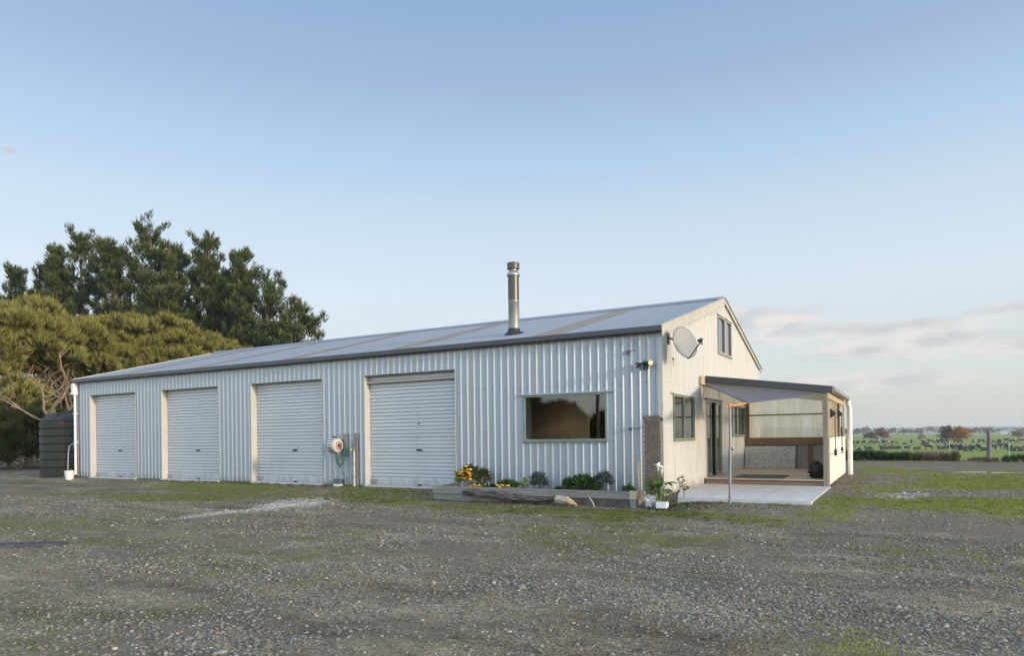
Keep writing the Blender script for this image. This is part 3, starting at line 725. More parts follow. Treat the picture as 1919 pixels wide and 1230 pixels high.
# roller doors
HX = [-20.51, -16.07, -11.50, -6.80]
for i, (a, b_) in enumerate(OPEN):
    q = MB(); z = .14; pr = [(.0, .205), (.13, .205)]
    while z < 3.02:
        pr += [(z + .006, .197), (z + .078, .195), (z + .084, .232), (z + .094, .232)]; z += .1
    pr.append((3.076, .2))
    vs = []
    for zz, yy in pr: vs += [(a + .02, yy, zz), (b_ - .02, yy, zz)]
    q.add(vs, [(2 * k, 2 * k + 1, 2 * k + 3, 2 * k + 2) for k in range(len(pr) - 1)])
    q.box(a + .02, b_ - .02, .18, .204, .0, .035)
    if i == 3:      # scuffs down the middle of the largest door
        q.mi = 1; g = random.Random(3)
        for k in range(20):
            zz = .15 + k * .1 + g.uniform(.01, .04); q.box(HX[i] - .06 + g.uniform(-.012, .012), HX[i] - .045, .193, .1955, zz, zz + g.uniform(.01, .04))
    dr = q.build('roller_door', ['roller_steel', 'screw'], shed)
    h = MB(); hx = HX[i]; h.box(hx - .10, hx + .10, .175, .197, .965, 1.005); h.box(hx - .05, hx + .05, .16, .176, .955, .975); h.build('handle', 'plastic_black', dr, bevel=.004)
    h = MB(); h.box(a + .03, a + .24, .172, .197, .05, .16); h.build('bottom_bracket', 'galvanised', dr, bevel=.003)
    h = MB(); h.box(hx - .06, hx + .07, .172, .18, .004, .05); h.build('lock_catch', 'plastic_black', dr)
    for s in (0, 1):
        h = MB(); x0 = a - .006 if s == 0 else b_ - .008; h.box(x0, x0 + .014, -.032, .26, .004, DZ); h.build('door_jamb', 'trim_cream', dr)
    h = MB(); h.box(a + .008, b_ - .008, -.031, .26, DZ - .004, DZ + .01); h.build('door_head', 'steel_cladding', dr)
    if i == 3:
        h = MB(); h.box(hx - .01, hx + .02, .185, .194, 1.68, 1.74); h.build('keyhole', 'plastic_black', dr)

def window_box(name, parent, axis, u0, u1, z0, z1, mull=(), t=.045, d0=-.05, d1=.045, m='frame_green', sill=True, head=True):
    """frame (returned part) with pane sub-parts. axis 'y': wall plane y=0 facing -y ; 'x': wall plane x=0 facing +x"""
    P = (lambda u, d, z: (u, -d, z)) if axis == 'y' else (lambda u, d, z: (d, u, z))
    f = MB()
    def bx(ua, ub, da, db, za, zb):
        p = [P(u, d, z) for z in (za, zb) for u, d in ((ua, da), (ub, da), (ub, db), (ua, db))]
        f.hexa(p)
    bx(u0, u0 + t, d0, d1, z0, z1); bx(u1 - t, u1, d0, d1, z0, z1)
    bx(u0 + t, u1 - t, d0, d1, z0, z0 + t); bx(u0 + t, u1 - t, d0, d1, z1 - t, z1)
    for mu in mull: bx(mu - t * .6, mu + t * .6, d0 + .01, d1 - .01, z0 + t, z1 - t)
    fo = f.build(name, m, parent, bevel=.003)
    ed = [u0 + t] + list(mull) + [u1 - t]
    for a, b_ in zip(ed, ed[1:]):
        g = MB(); a2 = a + (t * .6 if a in mull else 0); b2 = b_ - (t * .6 if b_ in mull else 0)
        g.add([P(a2, .0, z0 + t), P(b2, .0, z0 + t), P(b2, .0, z1 - t), P(a2, .0, z1 - t)], [(0, 1, 2, 3)]); g.build('pane', 'window_glass', fo)
    if head:
        g = MB(); f = g
        p = [P(u, d, z) for z in (z1 + .003, z1 + .035) for u, d in ((u0 - .13, -.005), (u1 + .13, -.005), (u1 + .13, d1 + .025), (u0 - .13, d1 + .025))]
        g.hexa(p); g.build('head_flashing', 'steel_cladding' if axis == 'y' else 'gable_cladding', fo)
    if sill:
        g = MB(); p = [P(u, d, z) for z in (z0 - .022, z0 - .003) for u, d in ((u0 - .02, -.005), (u1 + .02, -.005), (u1 + .02, d1 + .02), (u0 - .02, d1 + .02))]
        g.hexa(p); g.build('sill', m, fo)
    return fo
fo = window_box('window', shed, 'y', *WIN, t=.05)
fo['label'] = 'big picture window with a green frame beside the flower bed'
q = MB(); q.box(WIN[0] + .02, WIN[0] + .05, .052, .30, WIN[2], WIN[3]); q.box(WIN[1] - .05, WIN[1] - .02, .052, .30, WIN[2], WIN[3]); q.box(WIN[0] + .05, WIN[1] - .05, .052, .30, WIN[2] - .01, WIN[2] + .015); q.build('lining', 'interior_white', fo)
a = GW['w1']; window_box('window', shed, 'x', *a, mull=((a[0] + a[1]) / 2,))
a = GW['w2']; window_box('window', shed, 'x', *a, mull=(a[0] + .72, a[0] + 1.3))
for k in ('u1', 'u2'): window_box('window', shed, 'x', *GW[k], t=.06, m='dish_grey')
# door : two glazed leaves with the middle open
a = GW['dr']; q = MB(); t = .05
q.box(-.06, .045, a[0], a[0] + t, a[2], a[3]); q.box(-.06, .045, a[1] - t, a[1], a[2], a[3]); q.box(-.06, .045, a[0] + t, a[1] - t, a[3] - t, a[3]); q.box(-.06, .06, a[0] + t, a[1] - t, a[2], a[2] + .03)
dro = q.build('door', 'frame_green', shed, bevel=.003)
for y0, y1 in ((a[0] + t, a[0] + .62), (a[1] - .62, a[1] - t)):
    q = MB(); q.box(-.02, .02, y0, y0 + .05, a[2] + .03, a[3] - t); q.box(-.02, .02, y1 - .05, y1, a[2] + .03, a[3] - t); q.box(-.02, .02, y0 + .05, y1 - .05, a[2] + .03, a[2] + .12); q.box(-.02, .02, y0 + .05, y1 - .05, a[3] - t - .06, a[3] - t)
    q.mi = 1; q.add([(0, y0 + .05, a[2] + .12), (0, y1 - .05, a[2] + .12), (0, y1 - .05, a[3] - t - .06), (0, y0 + .05, a[3] - t - .06)], [(0, 1, 2, 3)])
    q.build('door_leaf', ['frame_green', 'window_glass'], dro)
q = MB(); q.box(-.50, -.46, a[0] + .62, a[1] - .42, .02, 2.2); q.build('curtain', 'curtain_brown', dro)
q = MB(); q.box(.0, .06, a[0] - .12, a[1] + .1, a[3] + .005, a[3] + .04); q.build('head_flashing', 'dark_gutter', dro)
# interior partition seen through the windows
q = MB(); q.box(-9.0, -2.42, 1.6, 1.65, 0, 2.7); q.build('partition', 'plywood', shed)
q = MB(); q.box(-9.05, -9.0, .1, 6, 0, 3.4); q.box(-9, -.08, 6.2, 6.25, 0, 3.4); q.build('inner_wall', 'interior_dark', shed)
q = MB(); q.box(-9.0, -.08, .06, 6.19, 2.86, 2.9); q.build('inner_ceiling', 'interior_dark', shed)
# flue
fx, fy = -4.37, 1.2; fz = rz(fy) - .10
q = MB(); q.lathe([(.145, fz - .12), (.145, fz + .95), (.149, fz + .955), (.149, fz + .99)], (fx, fy, 0), 28); fl = q.build('chimney', 'galvanised', shed, smooth=True)
q = MB(); q.lathe([(.147, fz + .99), (.147, fz + 1.66)], (fx, fy, 0), 28); q.build('upper_pipe', 'stainless_dark', fl, smooth=True)
q = MB(); q.lathe([(.147, fz + 1.655), (.178, fz + 1.66), (.178, fz + 1.70), (.11, fz + 1.79), (.095, fz + 1.80), (.095, fz + 1.85)], (fx, fy, 0), 28); q.build('storm_collar', 'galvanised', fl)
q = MB(); q.lathe([(.02, fz + 1.835), (.165, fz + 1.84), (.168, fz + 1.88), (.162, fz + 1.885), (.162, fz + 1.945), (.168, fz + 1.95), (.165, fz + 2.0), (.09, fz + 2.025), (.001, fz + 2.03)], (fx, fy, 0), 28); q.build('cowl', 'stainless_dark', fl)
q = MB(); f2 = fz + .10; q.lathe([(.30, f2 - .035), (.25, f2 + .03), (.17, f2 + .07), (.15, f2 + .15)], (fx, fy, .0), 20); q.v = [(x, y, z + .26 * (y - fy)) if z < f2 + .05 else (x, y, z) for x, y, z in q.v]; q.build('flashing', 'rubber_black', fl)

# ------------------------------------------------------------------ porch
X1, YF, YB = 3.05, 3.55, 9.35
porch = thing('porch', 'open lean-to porch with a timber deck on the sunny gable end', 'porch', (1.5, 6.4, 0))
q = MB()
nb = 42
for k in range(nb):
    y0 = 3.66 + (YB - 3.66) * k / nb; q.box(.035, X1 - .03, y0, y0 + (YB - 3.66) / nb - .006, .115, .15)
q.box(.05, X1 - .05, 3.7, YB - .05, -.05, .11); q.build('deck', 'deck_timber', porch)
q = MB(); q.box(.06, 2.93, 3.60, 3.655, -.06, .085); q.build('deck_fascia', 'deck_front', porch, bevel=.004)
q = MB(); q.box(.04, 2.93, 3.57, 3.70, .116, .154); q.build('deck_nosing', 'deck_timber', porch, bevel=.004)
def pz(x): return 2.86 - .137 * x
q = MB(); q.box(.036, .10, 3.15, YB, pz(0) - .25, pz(0) - .03); q.build('ledger', 'treated_pine', porch, bevel=.004)
q = MB(); q.beam((.10, YF - .02, pz(.1) - .07), (3.16, YF - .02, pz(3.16) - .07), .03, .17); q.build('rake_flashing', 'dark_gutter', porch, bevel=.004)
q = MB(); q.beam((.10, YF + .03, pz(.1) - .185), (2.98, YF + .03, pz(2.98) - .185), .05, .15); q.build('rafter', 'post_timber', porch, bevel=.004)
for y in (5.4, 7.3, 9.2):
    q = MB(); q.beam((.10, y, pz(.1) - .12), (2.98, y, pz(2.98) - .12), .05, .14); q.build('rafter', 'treated_pine', porch)
q = MB(); n_ = int((9.62 - YF) / .0762 * 6); vs = []
for i in range(n_ + 1):
    y = YF + (9.62 - YF) * i / n_; dz = .009 * math.sin(2 * math.pi * y / .0762); vs += [(.03, y, pz(.03) + dz - .01), (3.18, y, pz(3.18) + dz - .01)]
q.add(vs, [(2 * i, 2 * i + 1, 2 * i + 3, 2 * i + 2) for i in range(n_)]); q.build('roof', 'clear_sheet', porch, smooth=True)
q = MB(); prof = [(3.10, 2.43), (3.10, 2.33), (3.125, 2.32), (3.20, 2.32), (3.215, 2.335), (3.215, 2.415), (3.205, 2.425)]; k = len(prof)
q.add([(x, y, z) for y in (YF - .03, 9.68) for x, z in prof], [(i, i + 1, k + i + 1, k + i) for i in range(k - 1)]); q.add([(x, YF - .03, z) for x, z in prof], [tuple(range(k))])
q.build('gutter', 'galvanised', porch, solid=.004)
q = MB(); q.box(2.93, 3.045, 3.57, 3.685, -.12, 2.30); q.build('post', 'post_timber', porch, bevel=.006)
q = MB(); q.box(3.0, 3.05, 3.69, YB + .1, 2.16, 2.36); q.build('top_plate', 'treated_pine', porch, bevel=.004)
for y, w_ in ((6.12, .10), (6.42, .06), (7.62, .08), (9.30, .10)):
    q = MB(); q.box(2.955, 3.052, y - w_ / 2, y + w_ / 2, -.05 if w_ > .07 else 1.17, 2.158); q.build('stud', 'treated_pine', porch, bevel=.004)
for y0, y1 in ((3.69, 6.20), (6.26, 9.36)):
    q = MB(); q.box(3.054, 3.07, y0, y1, .04, 1.15); q.build('side_panel', 'cream_panel', porch, bevel=.003)
q = MB(); q.box(3.053, 3.062, 6.203, 6.257, .02, 1.15); q.build('panel_batten', 'curtain_brown', porch)
q = MB(); q.box(2.96, 3.085, 3.69, 9.36, 1.153, 1.185); q.build('side_rail', 'white_paint', porch, bevel=.003)
q = MB()
for k in range(26): q.box(3.01, 3.02, 4.05, 6.05, 1.22 + k * .036, 1.238 + k * .036)
for y in (4.2, 4.75, 5.3, 5.85): q.box(3.021, 3.03, y - .015, y + .015, 1.19, 2.157)
q.build('slat_screen', 'treated_pine', porch)
q = MB()
for k in range(10):
    y0 = 6.46 + k * .118; q.beam((3.0, y0, 1.19), (3.0, min(y0 + .5, 7.57), 1.19 + min(.5, 7.57 - y0) * 1.9), .012, .03, (1, 0, 0)); q.beam((3.014, y0, 2.15), (3.014, min(y0 + .5, 7.57), 2.15 - min(.5, 7.57 - y0) * 1.9), .012, .03, (1, 0, 0))
q.build('lattice', 'beam_timber', porch)
q = MB(); q.add([(3.03, 7.66, 1.19), (3.03, 9.25, 1.19), (3.03, 9.25, 2.155), (3.03, 7.66, 2.155)], [(0, 1, 2, 3)]); q.build('side_pane', 'window_glass', porch)
# back wall of the porch
q = MB(); Pb = lambda u, d, z: (u, YB - d, z)
clad(q, .05, 2.95, 1.16, 2.62, Pb, off=.05, pitch=.076, dep=.016, cw=.014, fw_=.03); q.build('clear_sheeting', 'clear_sheet', porch)
q = MB(); clad(q, .05, 2.95, .15, .93, Pb, off=.05, pitch=.076, dep=.016, cw=.014, fw_=.03); q.build('corrugated_panel', 'galvanised', porch)
q = MB(); q.box(.04, 2.95, YB - .10, YB - .02, .91, 1.17); q.build('back_rail', 'beam_timber', porch, bevel=.004)
q = MB(); q.box(.14, 2.95, YB - .08, YB - .03, 1.90, 1.945); q.build('mid_rail', 'beam_timber', porch)
for x0, x1, z0, z1 in ((.04, .17, 1.172, 2.66), (1.97, 2.11, .152, .908), (1.02, 1.13, .70, .908)):
    q = MB(); q.box(x0, x1, YB - .095, YB - .035, z0, z1); q.build('back_stud', 'beam_timber', porch)
q = MB(); q.tube([(3.16, 9.42, 2.33), (3.16, 9.42, 2.2), (3.20, 9.46, 2.1), (3.20, 9.46, -.1)], .075, 18); q.build('downpipe', 'pvc_white', porch, smooth=False)
# hanging rail on the porch side
hr = thing('hanging_rail', 'pale bar hung on two straps from black brackets on the porch side', 'hanging rail', (3.07, 5, 1.8))
for y, z in ((3.86, 1.79), (6.15, 1.83)):
    q = MB(); q.add([(3.072, y - .03, z - .13), (3.072, y + .03, z - .13), (3.072, y + .03, z + .13), (3.072, y - .03, z + .13), (3.20, y - .02, z - .03), (3.20, y + .02, z - .03), (3.20, y + .02, z + .02), (3.20, y - .02, z + .02)], [(0, 3, 2, 1), (4, 5, 6, 7), (0, 1, 5, 4), (1, 2, 6, 5), (2, 3, 7, 6), (3, 0, 4, 7)])
    q.build('bracket', 'plastic_black', hr, bevel=.005)
    q = MB(); q.tube([(3.185, y, z - .02), (3.185, y, .84)], .011, 8); q.build('strap', 'arm_grey' if y < 5 else 'plastic_black', hr)
    q = MB(); q.box(3.155, 3.215, y - .035, y + .035, .74, .90); q.build('bar_end', 'plastic_black', hr, bevel=.006)
q = MB(); q.tube([(3.185, 3.9, .79), (3.185, 6.11, .79)], .018, 10); q.build('bar', 'pvc_white', hr)
# things in the porch
b = MB(); b.box(.72, 1.95, 3.72, 5.15, .1505, .172); tag(b.build('door_mat', 'mat_grey', bevel=.006), 'flat dark grey mat lying at the front of the deck', 'mat')
bd = MB(); bd.hexa([(.06, 8.93, .152), (1.63, 8.93, .152), (1.63, 8.99, .152), (.06, 8.99, .152), (.06, 9.12, .885), (1.63, 9.12, .885), (1.63, 9.17, .885), (.06, 9.17, .885)])
tag(bd.build('patterned_board', 'leaf_print', bevel=.01), 'long low board in a black and white leaf print leaning on the porch back wall', 'board')
bag = thing('black_bag', 'black bag sitting on the deck beside the front post', 'bag', (2.72, 4.25, .151))
q = MB(); q.ico((2.70, 4.3, .33), (.21, .19, .23), 3, .35, 4); q.v = [(x, y, max(z, .152)) for x, y, z in q.v]; q.build('bag_body', 'rubber_black', bag, smooth=True)
q = MB(); q.tube([(2.56, 4.2, .42), (2.6, 4.18, .56), (2.7, 4.2, .60), (2.8, 4.22, .52)], .018, 8); q.build('handle', 'plastic_black', bag)
q = MB(); q.ico((2.53, 4.14, .25), (.025, .02, .03), 2); q.build('toggle', 'white_paint', bag)
tp = thing('wall_tap', 'small wall tap on a thin riser between the porch door and window', 'tap', (.05, 6.55, .15))
q = MB(); q.tube([(.045, 6.55, .15), (.045, 6.55, .78), (.05, 6.6, .80)], .014, 8); q.build('riser', 'galvanised', tp)
q = MB(); q.tube([(.04, 6.68, .86), (.12, 6.68, .86), (.15, 6.68, .80)], .022, 8); q.box(.08, .12, 6.62, 6.74, .885, .905); q.build('tap', 'plastic_black', tp)

# patio slab (joints cut as grooves)
q = MB(); pat = [(.5, -.62), (3.08, -.66), (3.09, 3.54), (.04, 3.54), (.04, 1.2)]
q.add([(x, y, 0.0) for x, y in pat] + [(x, y, -.2) for x, y in pat], [(0, 1, 2, 3, 4)] + [((i + 1) % 5, i, 5 + i, 5 + (i + 1) % 5) for i in range(5)])
q.mi = 1
for y in (.4, 1.45, 2.5): q.box(.35 if y > 0.3 else .5, 3.07, y - .006, y + .006, .0, .0022)
for x in (1.1, 2.1): q.box(x - .006, x + .006, -.60, 3.5, .0, .0030)
tag(q.build('patio', ['concrete', 'slab_dark']), kind='structure')

# ------------------------------------------------------------------ shade sail, strap, pole
A, B, Cc = Vector((.07, 3.42, 2.62)), Vector((2.97, 3.50, 2.235)), Vector((1.87, -.42, 1.92))
q = MB(); N = 18; idx = {}
for i in range(N + 1):
    for j in range(N + 1 - i):
        u, v = i / N, j / N; w_ = 1 - u - v
        p = A * w_ + B * u + Cc * v; c_ = (A + B + Cc) / 3
        pull = .30 * (u * v * .35 + v * w_ * .55 + u * w_ * .35) * (1 - 3 * u * v * w_ * 3)
        p = p + (c_ - p) * pull; p.z -= .10 * (27 * u * v * w_) * .5
        idx[(i, j)] = len(q.v); q.v.append(tuple(p))
for i in range(N):
    for j in range(N - i):
        q.f.append((idx[(i, j)], idx[(i + 1, j)], idx[(i, j + 1)])); q.m.append(0)
        if j < N - i - 1: q.f.append((idx[(i + 1, j)], idx[(i + 1, j + 1)], idx[(i, j + 1)])); q.m.append(0)
tag(q.build('shade_sail', 'sail_cloth', smooth=True, solid=.004), 'grey triangular shade sail stretched under the porch edge', 'shade sail')
pole = thing('sail_pole', 'thin steel pole standing at the patio edge holding the shade sail', 'pole', (1.61, -.84, -.1))
q = MB(); q.tube([(1.61, -.84, -.12), (1.625, -.84, .9)], .026, 14); q.tube([(1.625, -.84, .88), (1.635, -.84, 1.90)], .021, 14); q.build('pole_tube', 'pole_steel', pole)
q = MB(); q.tube([(1.635, -.875, 1.84), (1.66, -.80, 1.88), (1.63, -.77, 1.85)], .01, 6); q.build('eye_bolt', 'galvanised', pole)
q = MB(); q.tube([(1.635, -.84, 1.905), (1.635, -.84, 1.855)], [.026, .026], 10)
P0, P1 = Vector((1.645, -.80, 1.885)), Cc
for k in range(6):
    a, b_ = P0.lerp(P1, k / 6), P0.lerp(P1, (k + 1) / 6); q.beam(a + Vector((0, 0, -.012 * math.sin(k))), b_ + Vector((0, 0, -.012 * math.sin(k + 1))), .010, .022 + .006 * (k % 2))
q.tube([(1.61, -.86, 1.87), (1.58, -.88, 1.84), (1.57, -.88, 1.80)], .008, 6); 
tag(q.build('ratchet_strap', 'orange_strap'), 'bright orange strap tying the sail corner to its pole', 'strap')

# ------------------------------------------------------------------ things fixed to the walls
dish = thing('satellite_dish', 'round grey satellite dish on a bracket at the corner of the gable wall', 'satellite dish', (.02, .45, 3.45))
dc = Vector((.50, .12, 3.33)); dn = Vector((.80, -.50, .28)).normalized()
side = Vector((0, 0, 1)).cross(dn).normalized(); upv = dn.cross(side)
q = MB(); vs = []; NR, NA = 8, 40
for i in range(NR + 1):
    for k in range(NA):
        a = 2 * math.pi * k / NA; r_ = i / NR
        vs.append(dc + side * (.325 * r_ * math.cos(a)) + upv * (.36 * r_ * math.sin(a)) + dn * (.07 * r_ * r_ - .07))
q.add(vs, [(i * NA + k, i * NA + (k + 1) % NA, (i + 1) * NA + (k + 1) % NA, (i + 1) * NA + k) for i in range(NR) for k in range(NA)])
q.build('reflector', 'dish_grey', dish, smooth=True, solid=.012)
q = MB(); q.tube([dc + side * (.327 * math.cos(a)) + upv * (.362 * math.sin(a)) for a in np.linspace(0, 2 * math.pi, 41)], .010, 6, False); q.build('rim', 'arm_grey', dish)
q = MB(); q.tube([(.02, .50, 3.52), (.22, .36, 3.42), dc - dn * .12 - upv * .1, dc - dn * .09 - upv * .05], .022, 10); q.box(.02, .045, .44, .56, 3.36, 3.62); q.build('wall_bracket', 'arm_grey', dish)
tip = dc + dn * .46 - upv * .17
q = MB(); q.tube([dc - upv * .37 - dn * .03, dc - upv * .38 + dn * .03, tip], .016, 8); q.build('feed_arm', 'arm_grey', dish)
q = MB(); q.tube([tip + dn * .02, tip - dn * .07 + upv * .035], [.03, .035], 12); q.tube([tip, tip - upv * .09], .016, 8); q.box(tip.x - .03, tip.x + .03, tip.y - .03, tip.y + .03, tip.z - .01, tip.z + .05); q.build('receiver', 'plastic_black', dish)
q = MB(); q.box(.02, .05, .78, .86, 3.04, 3.08); q.tube([(.03, .82, 3.06), (.035, .86, 2.98), (.03, .84, 2.9)], .006, 6); q.build('cable_clip', 'arm_grey', dish)

fl_ = thing('flood_light', 'black twin security light near the top corner of the long wall', 'light', (-.33, -.03, 2.88))
q = MB(); q.box(-.40, -.27, -.07, -.03, 2.79, 2.95); q.ico((-.33, -.11, 2.91), (.07, .06, .05), 2); q.ico((-.34, -.10, 2.80), (.035, .04, .05), 2); q.build('sensor_base', 'plastic_black', fl_, bevel=.006)
for sx, d in ((-1, Vector((-.75, -.6, -.28))), (1, Vector((.62, -.76, -.02)))):
    c = Vector((-.335 + sx * .075, -.13, 2.895)); e = c + d.normalized() * .15; d = d.normalized()
    q = MB(); q.tube([c - d * .05, c + d * .03, c + d * .07, e], [.018, .028, .055, .062], 16, True); lh = q.build('lamp_head', 'plastic_black', fl_)
    q = MB(); q.tube([e + d * .002, e + d * .008], [.056, .056], 18); q.build('lens', 'lamp_glass', lh)
cs = MB(); cs.box(-.80, -.73, -.06, -.03, 3.14, 3.22); cs.tube([(-.76, -.05, 3.17), (-.70, -.10, 3.24), (-.66, -.06, 3.31), (-.60, -.05, 3.33)], .009, 6); cs.tube([(-.74, -.05, 3.18), (-.64, -.07, 3.23), (-.56, -.05, 3.21)], .006, 6); cs.tube([(-.62, -.04, 3.5), (-.60, -.06, 3.40), (-.57, -.04, 3.36)], .007, 6)
tag(cs.build('cable_stub', 'arm_grey'), 'curled grey cable end sticking out of the long wall under the gutter', 'cable')

reel = thing('hose_reel', 'cream wall mounted hose reel with a green hose hanging from it', 'hose reel', (-9.4, -.05, .0))
q = MB(); c = (-9.44, -.24, 1.12)
q.lathe([(.0, -.16), (.16, -.16), (.205, -.13), (.205, .08), (.19, .12), (.0, .13)], c, 28, (1, 0, 0)); q.build('drum_housing', 'reel_cream', reel)
q = MB()
for a in np.linspace(2.2, 5.0, 8):
    for s in (-.085, .0):
        y, z = c[1] + .206 * math.cos(a), c[2] + .206 * math.sin(a); q.beam((c[0] + s - .03, y, z), (c[0] + s + .035, y, z), .022, .012, (0, math.cos(a), math.sin(a)))
q.build('vent_slots', 'plastic_black', reel)
q = MB(); q.lathe([(.0, .134), (.11, .134), (.125, .125)], c, 24, (1, 0, 0)); q.build('side_plate', 'reel_pink', reel)
q = MB(); q.lathe([(.0, .150), (.035, .150), (.045, .128)], c, 16, (1, 0, 0)); q.build('hub', 'dark_red', reel)
q = MB(); q.tube([(-9.52, -.25, 1.30), (-9.50, -.25, 1.37), (-9.40, -.25, 1.37), (-9.37, -.25, 1.31)], .018, 8); q.build('carry_handle', 'plastic_black', reel)
q = MB(); q.box(-9.50, -9.30, -.06, -.032, .98, 1.28); q.build('wall_plate', 'plastic_black', reel)
for k, (x0, x1, zb) in enumerate(((-9.58, -9.12, .36), (-9.50, -9.06, .44), (-9.46, -9.16, .56), (-9.42, -8.99, .42), (-9.36, -9.02, .66))):
    q = MB(); pts = []
    for t in np.linspace(0, 1, 17):
        zt = .95 + .28 * t; x = x0 + (x1 - x0) * t + .03 * math.sin(6 * t + k); dz = (math.sin(math.pi * t) ** .75) * (.95 - zb)
        pts.append((x, -.14 - .03 * k - .02 * math.sin(4 * t), zt - dz))
    q.tube(pts, .011, 7); q.build('hose', 'hose_green', reel)
q = MB(); q.tube([(-9.30, -.16, .42), (-9.22, -.14, .28), (-9.14, -.13, .18), (-9.14, -.10, .03), (-9.16, -.08, -.06)], .012, 7); q.build('hose', 'hose_green', reel)
q = MB(); q.box(-9.33, -9.18, -.055, -.0315, .80, 1.46); tag(q.build('grey_batten', 'grey_batten', bevel=.004), 'short grey timber batten fixed to the wall behind the hose reel', 'batten')
wp = thing('water_pipe', 'cream water pipe with a brass tap on a tall grey batten beside the largest door', 'water pipe', (-8.85, -.05, 0))
q = MB(); q.box(-8.93, -8.78, -.055, -.0315, -.03, 1.47); q.build('batten', 'grey_batten', wp, bevel=.004)
q = MB(); q.tube([(-8.88, -.09, -.12), (-8.88, -.09, .96)], .026, 12); q.build('pipe', 'reel_cream', wp)
q = MB(); q.tube([(-8.88, -.09, .95), (-8.88, -.09, 1.06)], .02, 10); q.tube([(-8.88, -.06, 1.02), (-8.89, -.19, 1.02), (-8.90, -.22, .97)], .016, 8); q.box(-8.91, -8.85, -.10, -.08, 1.06, 1.075); q.build('tap', 'brass', wp)
for z in (.25, .6):
    q = MB(); q.box(-8.915, -8.845, -.12, -.056, z - .012, z + .012); q.build('pipe_clip', 'galvanised', wp)
mb = thing('wall_vent_box', 'small dark box on a white footing at the wall base under the hose reel', 'box', (-9.46, -.1, 0))
q = MB(); q.box(-9.60, -9.33, -.15, -.034, .02, .165); q.build('box_body', 'arm_grey', mb, bevel=.005)
q = MB(); q.box(-9.60, -9.34, -.18, -.034, -.08, .016); q.build('footing', 'bucket_white', mb, bevel=.004)
hk = MB(); hk.tube([(-.72, -.03, 1.45), (-.70, -.06, 1.46), (-.5, -.09, 1.47), (-.32, -.22, 1.49)], .007, 6); hk.box(-.76, -.68, -.05, -.03, 1.42, 1.48)
tag(hk.build('tie_wire', 'hose_green'), 'dark tie wire from the wall to the bundled lattice at the corner', 'wire')

# ------------------------------------------------------------------ planter and plants
pl = thing('planter_box', 'low raised garden bed of grey timber sleepers along the wall under the window', 'planter', (-2.9, -.5, -.15))
def sleeper(x0, x1, y0, y1, z0, z1, m, seed):
    b = MB(); g = random.Random(seed); n_ = max(2, int(max(x1 - x0, y1 - y0) / .22)); alongx = (x1 - x0) > (y1 - y0)
    for k in range(n_ + 1):
        t = k / n_; j = [g.uniform(-.006, .006) for _ in range(4)]
        if alongx:
            x = x0 + (x1 - x0) * t; b.v += [(x, y0 + j[0], z0 + j[1]), (x, y1, z0), (x, y1, z1 + j[2]), (x, y0 + j[3], z1 + j[2])]
        else:
            y = y0 + (y1 - y0) * t; b.v += [(x1 + j[0], y, z0), (x0 + j[1], y, z0), (x0 + j[1], y, z1 + j[2]), (x1 + j[0], y, z1 + j[2])]
    for k in range(n_):
        o = 4 * k
        for i in range(4): b.f.append((o + i, o + (i + 1) % 4, o + 4 + (i + 1) % 4, o + 4 + i)); b.m.append(0)
    e = 4 * n_; b.f += [(0, 3, 2, 1), (e, e + 1, e + 2, e + 3)]; b.m += [0, 0]
    return b.build('sleeper', m, pl, bevel=.008)
sleeper(-5.50, -3.1, -1.02, -.93, -.06, .125, 'sleeper', 1); sleeper(-3.095, -.42, -1.02, -.93, -.05, .118, 'sleeper', 2)
sleeper(-5.48, -3.3, -1.0, -.92, -.25, -.066, 'sleeper', 3); sleeper(-3.29, -.42, -1.0, -.92, -.25, -.056, 'rotten_wood', 4)
o = sleeper(-.415, -.26, -1.03, -.88, -.05, .132, 'sleeper_new', 5); o['label'] = 'pale newer block at the right end of the bed'
sleeper(-.41, -.27, -1.02, -.88, -.28, -.055, 'sleeper', 6)
sleeper(-5.50, -5.41, -.925, -.04, -.10, .13, 'sleeper', 7); sleeper(-.36, -.27, -.875, -.04, -.2, .10, 'sleeper', 8)
X, Y = np.meshgrid(np.linspace(-5.42, -.37, 110), np.linspace(-.93, -.035, 22)); Z = .045 + (fbm(X, Y, .35, 8) - .5) * .11
ii = (np.arange(21)[:, None] * 110 + np.arange(109)[None]).ravel()
np_mesh('soil', np.stack([X, Y, Z], -1).reshape(-1, 3), np.stack([ii, ii + 1, ii + 111, ii + 110], 1), 'soil', pl, smooth=True, k=4)

